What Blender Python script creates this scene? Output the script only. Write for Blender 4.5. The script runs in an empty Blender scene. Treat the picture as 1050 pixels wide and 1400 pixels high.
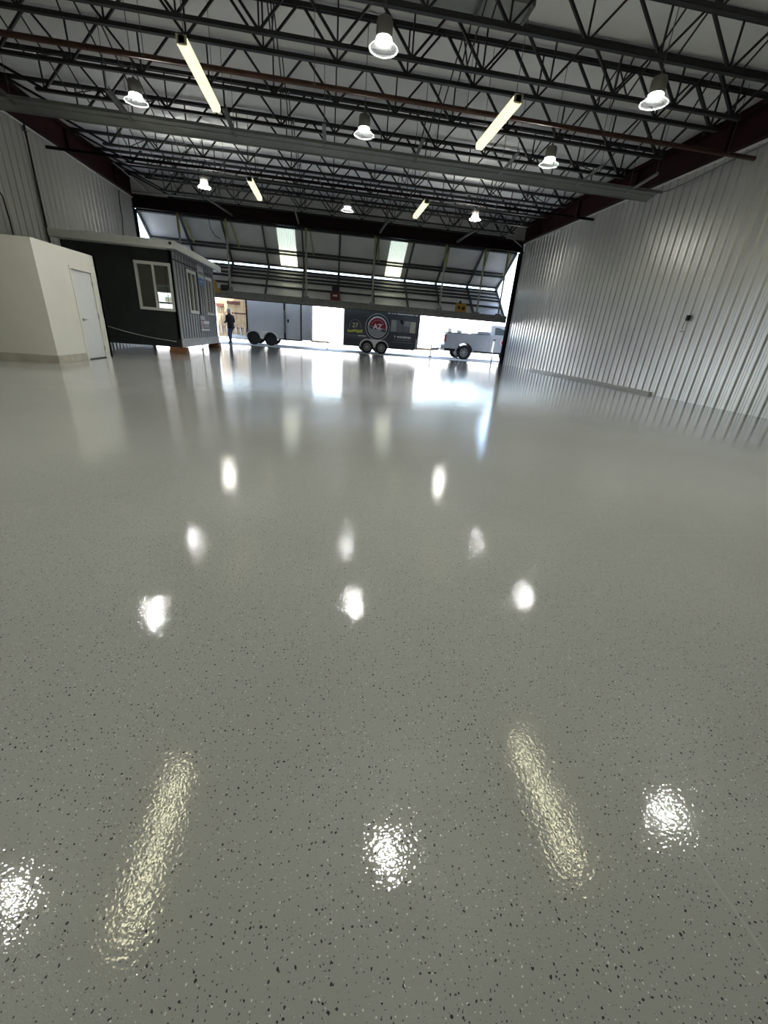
import bpy, bmesh, math, random
from mathutils import Vector, Matrix
random.seed(7)
SC = bpy.context.scene
COL = SC.collection
S = 0.85                       # survey units -> metres, applied to everything at the end
PI = math.pi

# ------------------------------------------------------------------ materials
MATS = {}
def mat(name, color=(.5,.5,.5), rough=.5, metal=0., spec=.5, emit=None, estr=0., noise=0., nscale=6., bump=0., bscale=40., trans=0.):
    if name in MATS: return MATS[name]
    m = bpy.data.materials.new(name); m.use_nodes = True
    nt = m.node_tree; N = nt.nodes; L = nt.links
    b = N['Principled BSDF']
    b.inputs['Base Color'].default_value = (*color, 1)
    b.inputs['Roughness'].default_value = rough
    b.inputs['Metallic'].default_value = metal
    b.inputs['Specular IOR Level'].default_value = spec
    if emit:
        b.inputs['Emission Color'].default_value = (*emit, 1)
        b.inputs['Emission Strength'].default_value = estr
    tc = N.new('ShaderNodeTexCoord')
    if noise > 0:
        n = N.new('ShaderNodeTexNoise'); n.inputs['Scale'].default_value = nscale; n.inputs['Detail'].default_value = 5
        L.new(tc.outputs['Object'], n.inputs['Vector'])
        r = N.new('ShaderNodeValToRGB')
        r.color_ramp.elements[0].position = .3; r.color_ramp.elements[1].position = .7
        r.color_ramp.elements[0].color = (*[c*(1-noise) for c in color], 1)
        r.color_ramp.elements[1].color = (*[min(1, c*(1+noise)) for c in color], 1)
        L.new(n.outputs['Fac'], r.inputs['Fac']); L.new(r.outputs['Color'], b.inputs['Base Color'])
    if bump > 0:
        n2 = N.new('ShaderNodeTexNoise'); n2.inputs['Scale'].default_value = bscale; n2.inputs['Detail'].default_value = 3
        L.new(tc.outputs['Object'], n2.inputs['Vector'])
        bp = N.new('ShaderNodeBump'); bp.inputs['Strength'].default_value = bump; bp.inputs['Distance'].default_value = .02
        L.new(n2.outputs['Fac'], bp.inputs['Height']); L.new(bp.outputs['Normal'], b.inputs['Normal'])
    MATS[name] = m
    return m

def glass_mat(name, tint, gloss, rough=.03, bright_mix=0.):
    m = bpy.data.materials.new(name); m.use_nodes = True
    nt = m.node_tree; N = nt.nodes; L = nt.links; N.clear()
    o = N.new('ShaderNodeOutputMaterial'); t = N.new('ShaderNodeBsdfTransparent'); g = N.new('ShaderNodeBsdfGlossy')
    t.inputs['Color'].default_value = (*tint, 1); g.inputs['Roughness'].default_value = rough
    x = N.new('ShaderNodeMixShader'); f = N.new('ShaderNodeFresnel'); f.inputs['IOR'].default_value = gloss
    L.new(f.outputs[0], x.inputs[0]); L.new(t.outputs[0], x.inputs[1]); L.new(g.outputs[0], x.inputs[2])
    d = N.new('ShaderNodeBsdfDiffuse'); d.inputs['Color'].default_value = (.6,.58,.5,1)
    y = N.new('ShaderNodeMixShader'); y.inputs[0].default_value = bright_mix  # pale diffuse share mixed in to brighten the dim cabin panes
    L.new(x.outputs[0], y.inputs[1]); L.new(d.outputs[0], y.inputs[2]); L.new(y.outputs[0], o.inputs[0])
    return m

def translucent_mat(name, col, tfrac, clear=0.):
    m = bpy.data.materials.new(name); m.use_nodes = True
    nt = m.node_tree; N = nt.nodes; L = nt.links; N.clear()
    o = N.new('ShaderNodeOutputMaterial'); d = N.new('ShaderNodeBsdfDiffuse'); t = N.new('ShaderNodeBsdfTranslucent')
    d.inputs['Color'].default_value = (*col, 1); t.inputs['Color'].default_value = (*col, 1)
    x = N.new('ShaderNodeMixShader'); x.inputs[0].default_value = tfrac
    L.new(d.outputs[0], x.inputs[1]); L.new(t.outputs[0], x.inputs[2])
    last = x
    g = N.new('ShaderNodeBsdfGlossy'); g.inputs['Roughness'].default_value = .15
    y = N.new('ShaderNodeMixShader'); y.inputs[0].default_value = .06
    L.new(last.outputs[0], y.inputs[1]); L.new(g.outputs[0], y.inputs[2]); last = y
    if clear:
        c = N.new('ShaderNodeBsdfTransparent'); z = N.new('ShaderNodeMixShader'); z.inputs[0].default_value = clear
        L.new(last.outputs[0], z.inputs[1]); L.new(c.outputs[0], z.inputs[2]); last = z
    L.new(last.outputs[0], o.inputs[0])
    return m

def floor_mat():
    m = bpy.data.materials.new('epoxy_floor'); m.use_nodes = True
    nt = m.node_tree; N = nt.nodes; L = nt.links; b = N['Principled BSDF']
    tc = N.new('ShaderNodeTexCoord')
    def noise(sc, det=2, rough=.5):
        n = N.new('ShaderNodeTexNoise'); n.inputs['Scale'].default_value = sc; n.inputs['Detail'].default_value = det
        n.inputs['Roughness'].default_value = rough
        L.new(tc.outputs['Object'], n.inputs['Vector']); return n
    def math_(op, a, bb=None):
        n = N.new('ShaderNodeMath'); n.operation = op
        for i, v in enumerate((a, bb)):
            if v is None: continue
            if isinstance(v, (int, float)): n.inputs[i].default_value = v
            else: L.new(v, n.inputs[i])
        return n.outputs[0]
    def mixc(f, a, bb):
        n = N.new('ShaderNodeMix'); n.data_type = 'RGBA'
        L.new(f, n.inputs[0])
        for k, v in ((6, a), (7, bb)):
            if isinstance(v, tuple): n.inputs[k].default_value = (*v, 1)
            else: L.new(v, n.inputs[k])
        return n.outputs[2]
    # large soft mottling
    r = N.new('ShaderNodeValToRGB'); L.new(noise(.5, 4).outputs['Fac'], r.inputs['Fac'])
    r.color_ramp.elements[0].position = .3; r.color_ramp.elements[1].position = .75
    r.color_ramp.elements[0].color = (*FL0, 1); r.color_ramp.elements[1].color = (*FL1, 1)
    col = r.outputs['Color']
    # warped coordinates for ragged vinyl flakes
    nz = noise(90, 2)
    wa = N.new('ShaderNodeVectorMath'); wa.operation = 'MULTIPLY_ADD'
    L.new(nz.outputs['Color'], wa.inputs[0]); wa.inputs[1].default_value = (.010, .010, 0); L.new(tc.outputs['Object'], wa.inputs[2])
    def flakes(scale, size, keep):
        v = N.new('ShaderNodeTexVoronoi'); v.voronoi_dimensions = '2D'; v.inputs['Scale'].default_value = scale
        L.new(wa.outputs[0], v.inputs['Vector'])
        sp = N.new('ShaderNodeSeparateColor'); L.new(v.outputs['Color'], sp.inputs[0])
        sz = math_('MULTIPLY', sp.outputs[1], size)
        a = math_('LESS_THAN', v.outputs['Distance'], sz)
        k = math_('GREATER_THAN', sp.outputs[0], keep)
        return math_('MULTIPLY', a, k)
    col = mixc(flakes(60, .17, .45), col, (.035, .036, .042))
    col = mixc(flakes(100, .16, .5), col, (.06, .06, .066))
    col = mixc(flakes(84, .15, .62), col, (.62, .62, .60))
    # saw-cut control joints
    sx = N.new('ShaderNodeSeparateXYZ'); L.new(tc.outputs['Object'], sx.inputs[0])
    def line(axis, pos, w):
        return math_('LESS_THAN', math_('ABSOLUTE', math_('SUBTRACT', sx.outputs[axis], pos)), w)
    jm = None
    for ax, pos in ((0, .98), (0, -2.75), (0, 4.75), (0, 8.5), (0, -6.5), (1, 2.31), (1, 5.48), (1, 9.7), (1, 14.0), (1, 18.3), (1, 22.6), (1, 26.9)):
        l = line(ax, pos, .004)
        jm = l if jm is None else math_('MAXIMUM', jm, l)
    jn = math_('MULTIPLY', jm, math_('GREATER_THAN', noise(1.3, 3).outputs['Fac'], .5))
    col = mixc(jn, col, (.325, .328, .305))
    L.new(col, b.inputs['Base Color'])
    b.inputs['Roughness'].default_value = FL_R
    b.inputs['IOR'].default_value = 1.5
    # orange-peel coat
    n1 = noise(85, 1.5, .6)
    n2 = noise(30, 2)
    vb = N.new('ShaderNodeTexVoronoi'); vb.voronoi_dimensions = '2D'; vb.inputs['Scale'].default_value = 165
    L.new(tc.outputs['Object'], vb.inputs['Vector'])
    sb = N.new('ShaderNodeSeparateColor'); L.new(vb.outputs['Color'], sb.inputs[0])
    q = math_('MAXIMUM', math_('SUBTRACT', .32, vb.outputs['Distance']), 0.)
    q = math_('MULTIPLY', math_('MULTIPLY', q, q), math_('MULTIPLY', math_('GREATER_THAN', sb.outputs[0], .3), BEAD))
    n3 = noise(2.2, 2)
    h = math_('ADD', math_('ADD', math_('MULTIPLY', n1.outputs['Fac'], .6), math_('MULTIPLY', n2.outputs['Fac'], .12)), q)
    h = math_('ADD', h, math_('MULTIPLY', n3.outputs['Fac'], 2.2))
    h = math_('SUBTRACT', h, math_('MULTIPLY', jn, .3))
    bp = N.new('ShaderNodeBump'); bp.inputs['Strength'].default_value = FL_B; bp.inputs['Distance'].default_value = .0035
    L.new(h, bp.inputs['Height']); L.new(bp.outputs['Normal'], b.inputs['Normal'])
    return m

FL0 = (.278, .284, .264); FL1 = (.318, .324, .302); FL_R = .02; BEAD = 4.2; FL_B = .2

M = dict(
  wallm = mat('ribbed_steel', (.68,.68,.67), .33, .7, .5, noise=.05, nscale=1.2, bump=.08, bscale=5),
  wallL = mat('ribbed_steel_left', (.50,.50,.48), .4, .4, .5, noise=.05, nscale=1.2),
  deck  = mat('insulation_facing', (.87,.88,.88), .6, noise=.05, nscale=.8, bump=.5, bscale=1.6),
  back  = mat('plain_wall', (.5,.5,.47), .6, noise=.04),
  black = mat('joist_black', (.011,.012,.012), .5, noise=.2, nscale=5),
  chord = mat('joist_chord', (.016,.018,.017), .45, noise=.2, nscale=5),
  girder= mat('red_oxide', (.024,.005,.005), .6, 0., .15, noise=.25, nscale=3),
  header= mat('header_red', (.010,.004,.004), .6, 0., .15, noise=.2, nscale=3),
  pipe  = mat('rust_pipe', (.075,.030,.018), .6, noise=.3, nscale=4),
  galv  = mat('galvanised', (.23,.24,.22), .45, .35, noise=.12, nscale=2),
  galvd = mat('galvanised_dark', (.12,.125,.115), .5, .3, noise=.12, nscale=2),
  lampm = mat('lamp_housing', (.16,.155,.14), .5, .3),
  white = mat('white_metal', (.75,.75,.73), .4),
  bulb  = mat('bulb', (1,1,1), .5, emit=(1,.985,.94), estr=1350),
  bulb2 = mat('bulb_strong', (1,1,1), .5, emit=(1,.985,.90), estr=110),
  tube  = mat('tube_lens', (.8,.8,.6), .4, emit=(1,.95,.62), estr=1.12),
  tube2 = mat('tube_lens_bright', (.8,.8,.6), .4, emit=(1,.95,.62), estr=17),
  tubeb = mat('tube_band', (.5,.45,.35), .5, emit=(1,.9,.6), estr=.75),
  foil  = mat('foil_insulation', (.64,.64,.62), .45, .1, noise=.08, nscale=1.5, bump=.6, bscale=2.2),
  dframe= mat('door_frame', (.055,.06,.058), .5, .2, noise=.15),
  dgrey = mat('door_tube_grey', (.20,.205,.19), .5, .2, noise=.15),
  strap = mat('strap_olive', (.30,.30,.12), .6, noise=.15),
  strapg= mat('strap_grey', (.34,.34,.27), .6, noise=.15),
  cream = mat('cream_paint', (.76,.75,.66), .55, noise=.03, nscale=1.5, bump=.05, bscale=60),
  cdoor = mat('door_white', (.70,.72,.69), .4, noise=.02),
  cbase = mat('cream_base', (.47,.45,.36), .7, noise=.15, nscale=5),
  nickel= mat('brushed_nickel', (.45,.44,.42), .3, .9),
  siding= mat('dark_siding', (.018,.023,.023), .5, noise=.25, nscale=3),
  batten= mat('grey_siding', (.24,.245,.255), .5, noise=.12, nscale=3),
  gap   = mat('siding_groove', (.012,.014,.016), .7),
  skirt = mat('galv_skirt', (.27,.28,.28), .5, .3, noise=.2, nscale=7),
  trimw = mat('white_trim', (.74,.75,.70), .45, noise=.03),
  lining= mat('cabin_lining', (.55,.52,.45), .6, noise=.05),
  wood  = mat('timber', (.24,.11,.045), .7, noise=.3, nscale=9),
  blue  = mat('sign_blue', (.08,.19,.50), .5),
  signw = mat('sign_white', (.55,.58,.60), .5),
  signg = mat('sign_grey', (.14,.15,.16), .5),
  signt = mat('sign_text_grey', (.20,.23,.22), .5),
  lett  = mat('letter_white', (.75,.75,.76), .5),
  lettp = mat('letter_pink', (.45,.30,.32), .5),
  lettg = mat('letter_grey', (.28,.29,.30), .5),
  twhite= mat('trailer_white', (.52,.54,.58), .35, noise=.02),
  tblack= mat('trailer_black', (.018,.018,.02), .45),
  tdark = mat('trailer_charcoal', (.05,.056,.064), .35, noise=.15, nscale=1.5),
  tyre  = mat('tyre', (.012,.012,.013), .8),
  rim   = mat('alloy', (.5,.5,.5), .3, .8),
  alu   = mat('aluminium', (.55,.56,.57), .3, .7),
  fend  = mat('fender_white', (.75,.75,.75), .35),
  red   = mat('logo_red', (.26,.008,.022), .5),
  gold  = mat('logo_gold', (.42,.44,.07), .5),
  goldp = mat('logo_pale_gold', (.62,.62,.33), .5),
  truck = mat('truck_white', (.33,.345,.37), .25, noise=.01),
  tlamp = mat('tail_lamp', (.16,.006,.006), .3),
  rubber= mat('black_plastic', (.02,.02,.02), .6),
  ply   = mat('plywood', (.50,.36,.20), .7, noise=.18, nscale=3),
  brown = mat('broom_brown', (.12,.04,.025), .8, noise=.2),
  handle= mat('broom_handle', (.48,.34,.18), .6),
  pvc   = mat('white_plastic', (.75,.74,.70), .45),
  yellow= mat('machine_yellow', (.42,.25,.035), .5, noise=.15),
  maroon= mat('box_maroon', (.105,.017,.014), .5, noise=.15),
  cord  = mat('cord_white', (.55,.55,.52), .5),
  jack  = mat('jacket_black', (.012,.012,.016), .8, noise=.2),
  jean  = mat('denim', (.06,.10,.19), .8, noise=.2, nscale=20),
  skin  = mat('skin', (.50,.30,.22), .5),
  hair  = mat('hair_grey', (.55,.53,.50), .8),
  shoe  = mat('shoe', (.10,.09,.08), .7),
  ground= mat('apron_concrete', (.60,.59,.56), .8, noise=.06, nscale=.6),
  thresh= mat('threshold', (.30,.30,.30), .5, noise=.1),
  far   = mat('far_wall', (.78,.77,.74), .7, noise=.03),
  farb  = mat('far_band', (.25,.21,.17), .7, noise=.05),
  tan   = mat('tongue_tan', (.45,.29,.14), .6, noise=.1),
  ledge = mat('ledge_grey', (.42,.43,.41), .35, noise=.05),
  orange= mat('tag_red', (.55,.08,.05), .5),
)
M['shade'] = translucent_mat('acrylic_shade', (.86,.9,.9), .5, .955)
M['shadeR'] = translucent_mat('acrylic_rim', (.95,.97,.97), .5, .88)
M['sky1'] = translucent_mat('skylight_fibreglass', (.40,.385,.25), .93)
M['glass'] = glass_mat('pane_glass', (.80,.83,.81), 1.45, .03, .10)
M['carglass'] = glass_mat('car_glass', (.22,.31,.29), 1.5)
M['floor'] = floor_mat()

# ------------------------------------------------------------------ builders
class MB:
    def __init__(s): s.v = []; s.f = []
    def add(s, vs, fs):
        o = len(s.v); s.v += [Vector(p) for p in vs]; s.f += [[i+o for i in f] for f in fs]; return s
    def box(s, x0, x1, y0, y1, z0, z1):
        return s.add([(x0,y0,z0),(x1,y0,z0),(x1,y1,z0),(x0,y1,z0),(x0,y0,z1),(x1,y0,z1),(x1,y1,z1),(x0,y1,z1)],
              [(0,3,2,1),(4,5,6,7),(0,1,5,4),(1,2,6,5),(2,3,7,6),(3,0,4,7)])
    def cbox(s, x0, x1, y0, y1, z0, z1, c=.02):      # box with all edges chamfered
        bm = bmesh.new(); bmesh.ops.create_cube(bm, size=1)
        for v in bm.verts:
            v.co = Vector(((x0+x1)/2+v.co.x*(x1-x0), (y0+y1)/2+v.co.y*(y1-y0), (z0+z1)/2+v.co.z*(z1-z0)))
        bmesh.ops.bevel(bm, geom=bm.edges[:], offset=c, segments=2, affect='EDGES', profile=.5)
        bm.verts.index_update()
        s.add([v.co.copy() for v in bm.verts], [[v.index for v in f.verts] for f in bm.faces]); bm.free(); return s
    def bar(s, p, q, w, h, up=(0,0,1)):
        p = Vector(p); q = Vector(q); d = (q-p).normalized(); u = Vector(up)
        if abs(d.dot(u)) > .98: u = Vector((0,1,0))
        a = d.cross(u).normalized()*w/2; b = a.cross(d).normalized()*h/2
        return s.add([p-a-b,p+a-b,p+a+b,p-a+b,q-a-b,q+a-b,q+a+b,q-a+b],[(0,3,2,1),(4,5,6,7),(0,1,5,4),(1,2,6,5),(2,3,7,6),(3,0,4,7)])
    def cyl(s, p, q, r0, r1=None, n=12, cap=True):
        r1 = r0 if r1 is None else r1
        p = Vector(p); q = Vector(q); d = (q-p).normalized()
        u = Vector((0,0,1)) if abs(d.z) < .9 else Vector((1,0,0))
        a = d.cross(u).normalized(); b = a.cross(d)
        vs = []
        for c, r in ((p,r0),(q,r1)):
            for i in range(n):
                t = 2*PI*i/n; vs.append(c + a*math.cos(t)*r + b*math.sin(t)*r)
        fs = [(i,(i+1)%n,n+(i+1)%n,n+i) for i in range(n)]
        if cap: fs += [tuple(range(n-1,-1,-1)), tuple(range(n,2*n))]
        return s.add(vs, fs)
    def tube(s, pts, r, n=8):
        pts = [Vector(p) for p in pts]
        rings = []
        for i, p in enumerate(pts):
            d = (pts[min(i+1,len(pts)-1)]-pts[max(i-1,0)]).normalized()
            u = Vector((0,0,1)) if abs(d.z) < .9 else Vector((0,1,0))
            a = d.cross(u).normalized(); b = a.cross(d)
            rings.append([p + a*math.cos(2*PI*k/n)*r + b*math.sin(2*PI*k/n)*r for k in range(n)])
        vs = sum(rings, []); fs = []
        for i in range(len(pts)-1):
            for k in range(n): fs.append((i*n+k, i*n+(k+1)%n, (i+1)*n+(k+1)%n, (i+1)*n+k))
        fs += [tuple(range(n-1,-1,-1)), tuple(range((len(pts)-1)*n, len(pts)*n))]
        return s.add(vs, fs)
    def lathe(s, prof, c=(0,0,0), n=32, axis='z', close=False):
        c = Vector(c); vs = []; k = len(prof)
        for i in range(n):
            t = 2*PI*i/n
            for r, z in prof:
                if axis == 'z': vs.append(c+Vector((r*math.cos(t), r*math.sin(t), z)))
                else: vs.append(c+Vector((r*math.cos(t), z, r*math.sin(t))))
        fs = []
        for i in range(n):
            j = (i+1) % n
            for a in range(k-1 if not close else k):
                b = (a+1) % k
                fs.append((i*k+a, j*k+a, j*k+b, i*k+b))
        return s.add(vs, fs)
    def prism(s, poly, y0, y1):                     # poly in (x,z), extruded along y
        n = len(poly)
        vs = [(x,y0,z) for x,z in poly]+[(x,y1,z) for x,z in poly]
        fs = [tuple(range(n)), tuple(range(2*n-1,n-1,-1))]+[(i,n+i,n+(i+1)%n,(i+1)%n) for i in range(n)]
        return s.add(vs, fs)
    def prismx(s, poly, x0, x1):                    # poly in (y,z), extruded along x
        n = len(poly)
        vs = [(x0,y,z) for y,z in poly]+[(x1,y,z) for y,z in poly]
        fs = [tuple(range(n)), tuple(range(2*n-1,n-1,-1))]+[(i,n+i,n+(i+1)%n,(i+1)%n) for i in range(n)]
        return s.add(vs, fs)
    def ell(s, c, rx, ry, rz, n=16, m=10):
        prof = [(math.sin(PI*i/m), -math.cos(PI*i/m)) for i in range(m+1)]
        o = len(s.v); s.lathe(prof, (0,0,0), n)
        for v in s.v[o:]: v.x = v.x*rx+c[0]; v.y = v.y*ry+c[1]; v.z = v.z*rz+c[2]
        return s
    def build(s, name, m, parent=None, base=None, smooth=False, **props):
        off = Vector((0,0,0))
        p = parent
        while p is not None: off += p.location; p = p.parent
        loc = Vector((0,0,0))
        if parent is None:
            if base is None:
                xs = [v.x for v in s.v]; ys = [v.y for v in s.v]; zs = [v.z for v in s.v]
                base = ((min(xs)+max(xs))/2, (min(ys)+max(ys))/2, min(zs))
            loc = Vector(base); off = loc
        me = bpy.data.meshes.new(name)
        me.from_pydata([v-off for v in s.v], [], s.f)
        bm = bmesh.new(); bm.from_mesh(me)
        bmesh.ops.remove_doubles(bm, verts=bm.verts, dist=1e-5)
        bmesh.ops.recalc_face_normals(bm, faces=bm.faces)
        bm.to_mesh(me); bm.free()
        if smooth:
            for f in me.polygons: f.use_smooth = True
        me.materials.append(m)
        o = bpy.data.objects.new(name, me); COL.objects.link(o)
        o.location = loc; o.parent = parent
        for k, v in props.items(): o[k] = v
        return o

def box(name, m, parent, *a, **k): return MB().box(*a).build(name, m, parent, **k)
def thing(name, label, cat, loc, group=None, kind=None):
    o = bpy.data.objects.new(name, None); o.empty_display_size = .1; COL.objects.link(o)
    o.location = loc
    if label: o['label'] = label
    if cat: o['category'] = cat
    if group: o['group'] = group
    if kind: o['kind'] = kind
    return o
def tag(o, label, cat, group=None):
    o['label'] = label; o['category'] = cat
    if group: o['group'] = group
    return o
def kids(o): return [c for c in bpy.data.objects if c.parent == o]
def dup(root, loc, label, group=None):
    r = root.copy(); COL.objects.link(r); r.location = loc; r['label'] = label
    if group: r['group'] = group
    for ch in kids(root):
        c = ch.copy(); COL.objects.link(c); c.parent = r
        for g in kids(ch):
            d = g.copy(); COL.objects.link(d); d.parent = c
    return r
def struct(o): o['kind'] = 'structure'; return o

def text_mesh(name, txt, size, m, parent, x, y, z, depth=.004, font_x=1., bold=0.):
    cu = bpy.data.curves.new(name, 'FONT'); cu.body = txt; cu.size = size; cu.extrude = depth; cu.align_x = 'CENTER'; cu.align_y = 'CENTER'; cu.offset = bold
    t = bpy.data.objects.new(name+'_tmp', cu); COL.objects.link(t)
    bpy.context.view_layer.update()
    me = bpy.data.meshes.new_from_object(t.evaluated_get(bpy.context.evaluated_depsgraph_get()))
    bpy.data.objects.remove(t); bpy.data.curves.remove(cu)
    mb = MB(); mb.add([(v.co.x*font_x+x, y-v.co.z, v.co.y+z) for v in me.vertices], [list(p.vertices) for p in me.polygons])
    bpy.data.meshes.remove(me)
    return mb.build(name, m, parent)

# ------------------------------------------------------------------ the hall
XL, XR, XC = -10.95, 12.25, .92
YB, YD = -8., 29.
ZT = 7.2                        # top of the ribbed wall sheeting
floor = struct(MB().box(XL-.3, XR+.3, YB-.2, YD+.35, -.15, 0).build('floor', M['floor'], None, base=(0,0,0)))

def ribbed(x, inward, y0, y1, z0, z1, pitch):
    """trapezoidal rib sheeting along y; ribs stand out towards the room"""
    prof = []; n = int((y1-y0)/pitch)+1
    d = .042*inward
    for i in range(n):
        a = y0+i*pitch
        for dy, e in ((0,0),(.045,1),(.105,1),(.15,0),(.205,0),(.215,.16),(.235,.16),(.245,0),(.285,0),(.295,.16),(.315,.16),(.325,0)):
            y = a+dy*pitch/.37
            if y <= y1: prof.append((y, x+d*e))
    prof.append((y1, x))
    k = len(prof); mb = MB()
    back = x-.05*inward
    vs = [(xx,y,z0) for y,xx in prof]+[(xx,y,z1) for y,xx in prof]
    fs = [(i,i+1,k+i+1,k+i) for i in range(k-1)]
    mb.add(vs, fs)
    mb.box(min(back,back+.02*inward), max(back,back+.02*inward), y0, y1, z0, z1)
    return mb
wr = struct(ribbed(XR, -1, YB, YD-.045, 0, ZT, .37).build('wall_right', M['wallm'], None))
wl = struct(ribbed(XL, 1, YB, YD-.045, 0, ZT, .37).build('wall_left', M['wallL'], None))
box('wall_cap_trim', M['white'], wr, XR-.09, XR+.02, YB, YD-.05, ZT-.03, ZT+.01)
box('wall_cap_trim', M['white'], wl, XL-.02, XL+.09, YB, YD-.05, ZT-.03, ZT+.01)
struct(MB().box(XL, XR, YB-.15, YB, 0, 8.35).build('wall_back', M['back'], None))
# roof deck: insulation facing sagging slightly between joists
JY = [9.75, 11.25, 12.83, 13.52, 15.55, 17.46, 19.4, 21.45, 23.4, 25.4, 27.25, 28.45]
mb = MB(); nx, ny = 60, 90
for j in range(ny+1):
    y = YB+(YD+.25-YB)*j/ny
    for i in range(nx+1):
        x = XL+(XR-XL)*i/nx
        mb.v.append(Vector((x, y, 8.34-.035*abs(math.sin(PI*(y-.3)/1.95))-.012*abs(math.sin(PI*x/1.3)))))
for j in range(ny):
    for i in range(nx):
        a = j*(nx+1)+i; mb.f.append([a, a+nx+1, a+nx+2, a+1])
mb.box(XL-.3, XR+.3, YB-.2, YD+.3, 8.42, 8.5)
struct(mb.build('ceiling', M['deck'], None, smooth=False))
struct(MB().box(XR-.16, XR-.02, 14.4, 24.5, 0, .1).build('baseboard_right', M['ledge'], None))

# side girders
def girder(x, label, side):
    t = thing('steel_girder', label, 'girder', (x, 10, ZT))
    g0, g1 = ZT+.01, 8.02
    box('web', M['girder'], t, x-.02, x+.02, YB, YD-.3, g0, g1)
    box('bottom_flange', M['girder'], t, x-.16, x+.16, YB, YD-.3, g0, g0+.035)
    box('top_flange', M['girder'], t, x-.16, x+.16, YB, YD-.3, g1-.035, g1)
    for k in range(9):
        y = -6+k*4.1
        box('stiffener', M['girder'], t, x-.14, x+.14, y-.015, y+.015, g0+.035, g1-.035)
    return t
girder(XR-.12, 'dark red steel girder running along the top of the right wall', 1)
girder(XL+.12, 'dark red steel girder running along the top of the left wall', -1)
# upstand closing the gap from girder to deck
for sgn, x in ((1, XR), (-1, XL)):
    struct(MB().box(min(x,x+.05*sgn), max(x,x+.05*sgn), YB, YD+.2, ZT+.0, 8.42).build('trim_%d' % (1 if sgn>0 else 2), M['girder'], None))

# header over the hangar door
hd = thing('header_beam', 'dark red steel header beam above the folding hangar door', 'beam', (XC, YD, 6.75))
box('web', M['header'], hd, XL-.12, XR, YD-.02, YD+.02, 6.75, 7.32)
box('bottom_flange', M['header'], hd, XL, XR, YD-.17, YD+.12, 6.73, 6.78)
box('top_flange', M['header'], hd, XL, XR, YD-.17, YD+.12, 7.3, 7.34)
struct(MB().box(XL-.3, XR+.3, YD+.13, YD+.2, 6.75, 8.42).build('wall_front', M['foil'], None))

struct(MB().box(XR+.3, 24, YD+.13, YD+.3, 0, 8.42).build('wall_sunshade_right', M['back'], None))  # unseen wing wall, added to keep the sun off the truck cab
struct(MB().box(-24, XL-.3, YD+.13, YD+.3, 0, 8.42).build('wall_sunshade_left', M['back'], None))  # unseen wing wall, added to cut side sky light on the door
# jambs
for nm, x0, x1, lab in (('right', XR-.2, XR+.1, 'dark steel door post at the foot of the right wall'), ('left', XL-.2, XL+.09, 'dark steel door post beside the left wall and cabin roof')):
    t = thing('door_post', lab, 'post', ((x0+x1)/2, YD, 0))
    box('web', M['header'], t, (x0+x1)/2-.02, (x0+x1)/2+.02, YD-.04, YD+.2, 0, 6.73)
    box('flange', M['header'], t, x0, x1, YD-.04, YD-.01, 0, 6.73)
    box('flange', M['header'], t, x0, x1, YD+.2, YD+.23, 0, 6.73)
struct(MB().box(XL, XR, YD+.02, YD+.34, 0, .015).build('trim_3', M['thresh'], None))

# ------------------------------------------------------------------ joists
ZB, ZTOP = 7.27, 8.24
def make_joist(y, label):
    t = thing('roof_joist', label, 'joist', (XC, y, ZB), 'open-web roof joists')
    mb = MB()
    for dy in (-.06, .022): mb.box(XL+.05, XR-.05, y+dy, y+dy+.038, ZTOP-.09, ZTOP)
    mb.box(XL+.05, XR-.05, y-.06, y+.06, ZTOP-.014, ZTOP)
    mb.build('top_chord', M['black'], t)
    mb = MB()
    x0, x1 = -8.85, 10.75
    for dy in (-.055, .02): mb.box(x0, x1, y+dy, y+dy+.035, ZB, ZB+.075)
    mb.box(x0, x1, y-.055, y+.055, ZB, ZB+.012)
    mb.build('bottom_chord', M['chord'], t)
    pn = 1.74
    for k in range(-5, 7):
        xb = .09+pn*k
        zb, zt = ZB+.05, ZTOP-.05
        w = .07 if k in (-5, 6) else .054
        MB().bar((xb, y, zb), (xb-pn/2+.06 if k > -5 else XL+.15, y, zt), w, w, (0,1,0)).build('web_diagonal', M['black'], t)
        MB().bar((xb, y, zb), (min(xb+pn/2-.06, XR-.15), y, zt), w*.85, w*.85, (0,1,0)).build('web_diagonal', M['black'], t)
        MB().bar((xb, y, zb), (xb, y, zt), .036, .036, (0,1,0)).build('web_vertical', M['black'], t)
    # bearing seats on the girders
    MB().box(XR-.3, XR-.02, y-.06, y+.06, 8.02, ZTOP-.09).build('bearing_seat', M['black'], t)
    MB().box(XL+.02, XL+.3, y-.06, y+.06, 8.02, ZTOP-.09).build('bearing_seat', M['black'], t)
    return t
ORD = ['nearest the header above the folding door','second from the folding door','third from the folding door','fourth from the folding door','fifth from the folding door',
       'just beyond the hanging steel trough','just on the near side of the hanging steel trough','seventh out beyond the red-brown pipe','first beyond the red-brown pipe',
       'right behind the red-brown pipe on its near side','second on the near side of the red-brown pipe','nearest the camera at the top of the picture']
ORD[5] = 'sixth from the folding door'; ORD[6] = 'seventh from the folding door, beside the hanging trough'; ORD[7] = 'eighth from the folding door'; ORD[8] = 'ninth from the folding door, close beside its neighbour'
ORD[9] = 'tenth from the folding door, over the red-brown pipe'; ORD[10] = 'second nearest the camera'
j0 = None
for i, y in enumerate(reversed(JY)):
    lab = 'black open-web roof joist, ' + ORD[i]
    if j0 is None: j0 = make_joist(y, lab)
    else: dup(j0, (XC, y, ZB), lab)

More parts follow.
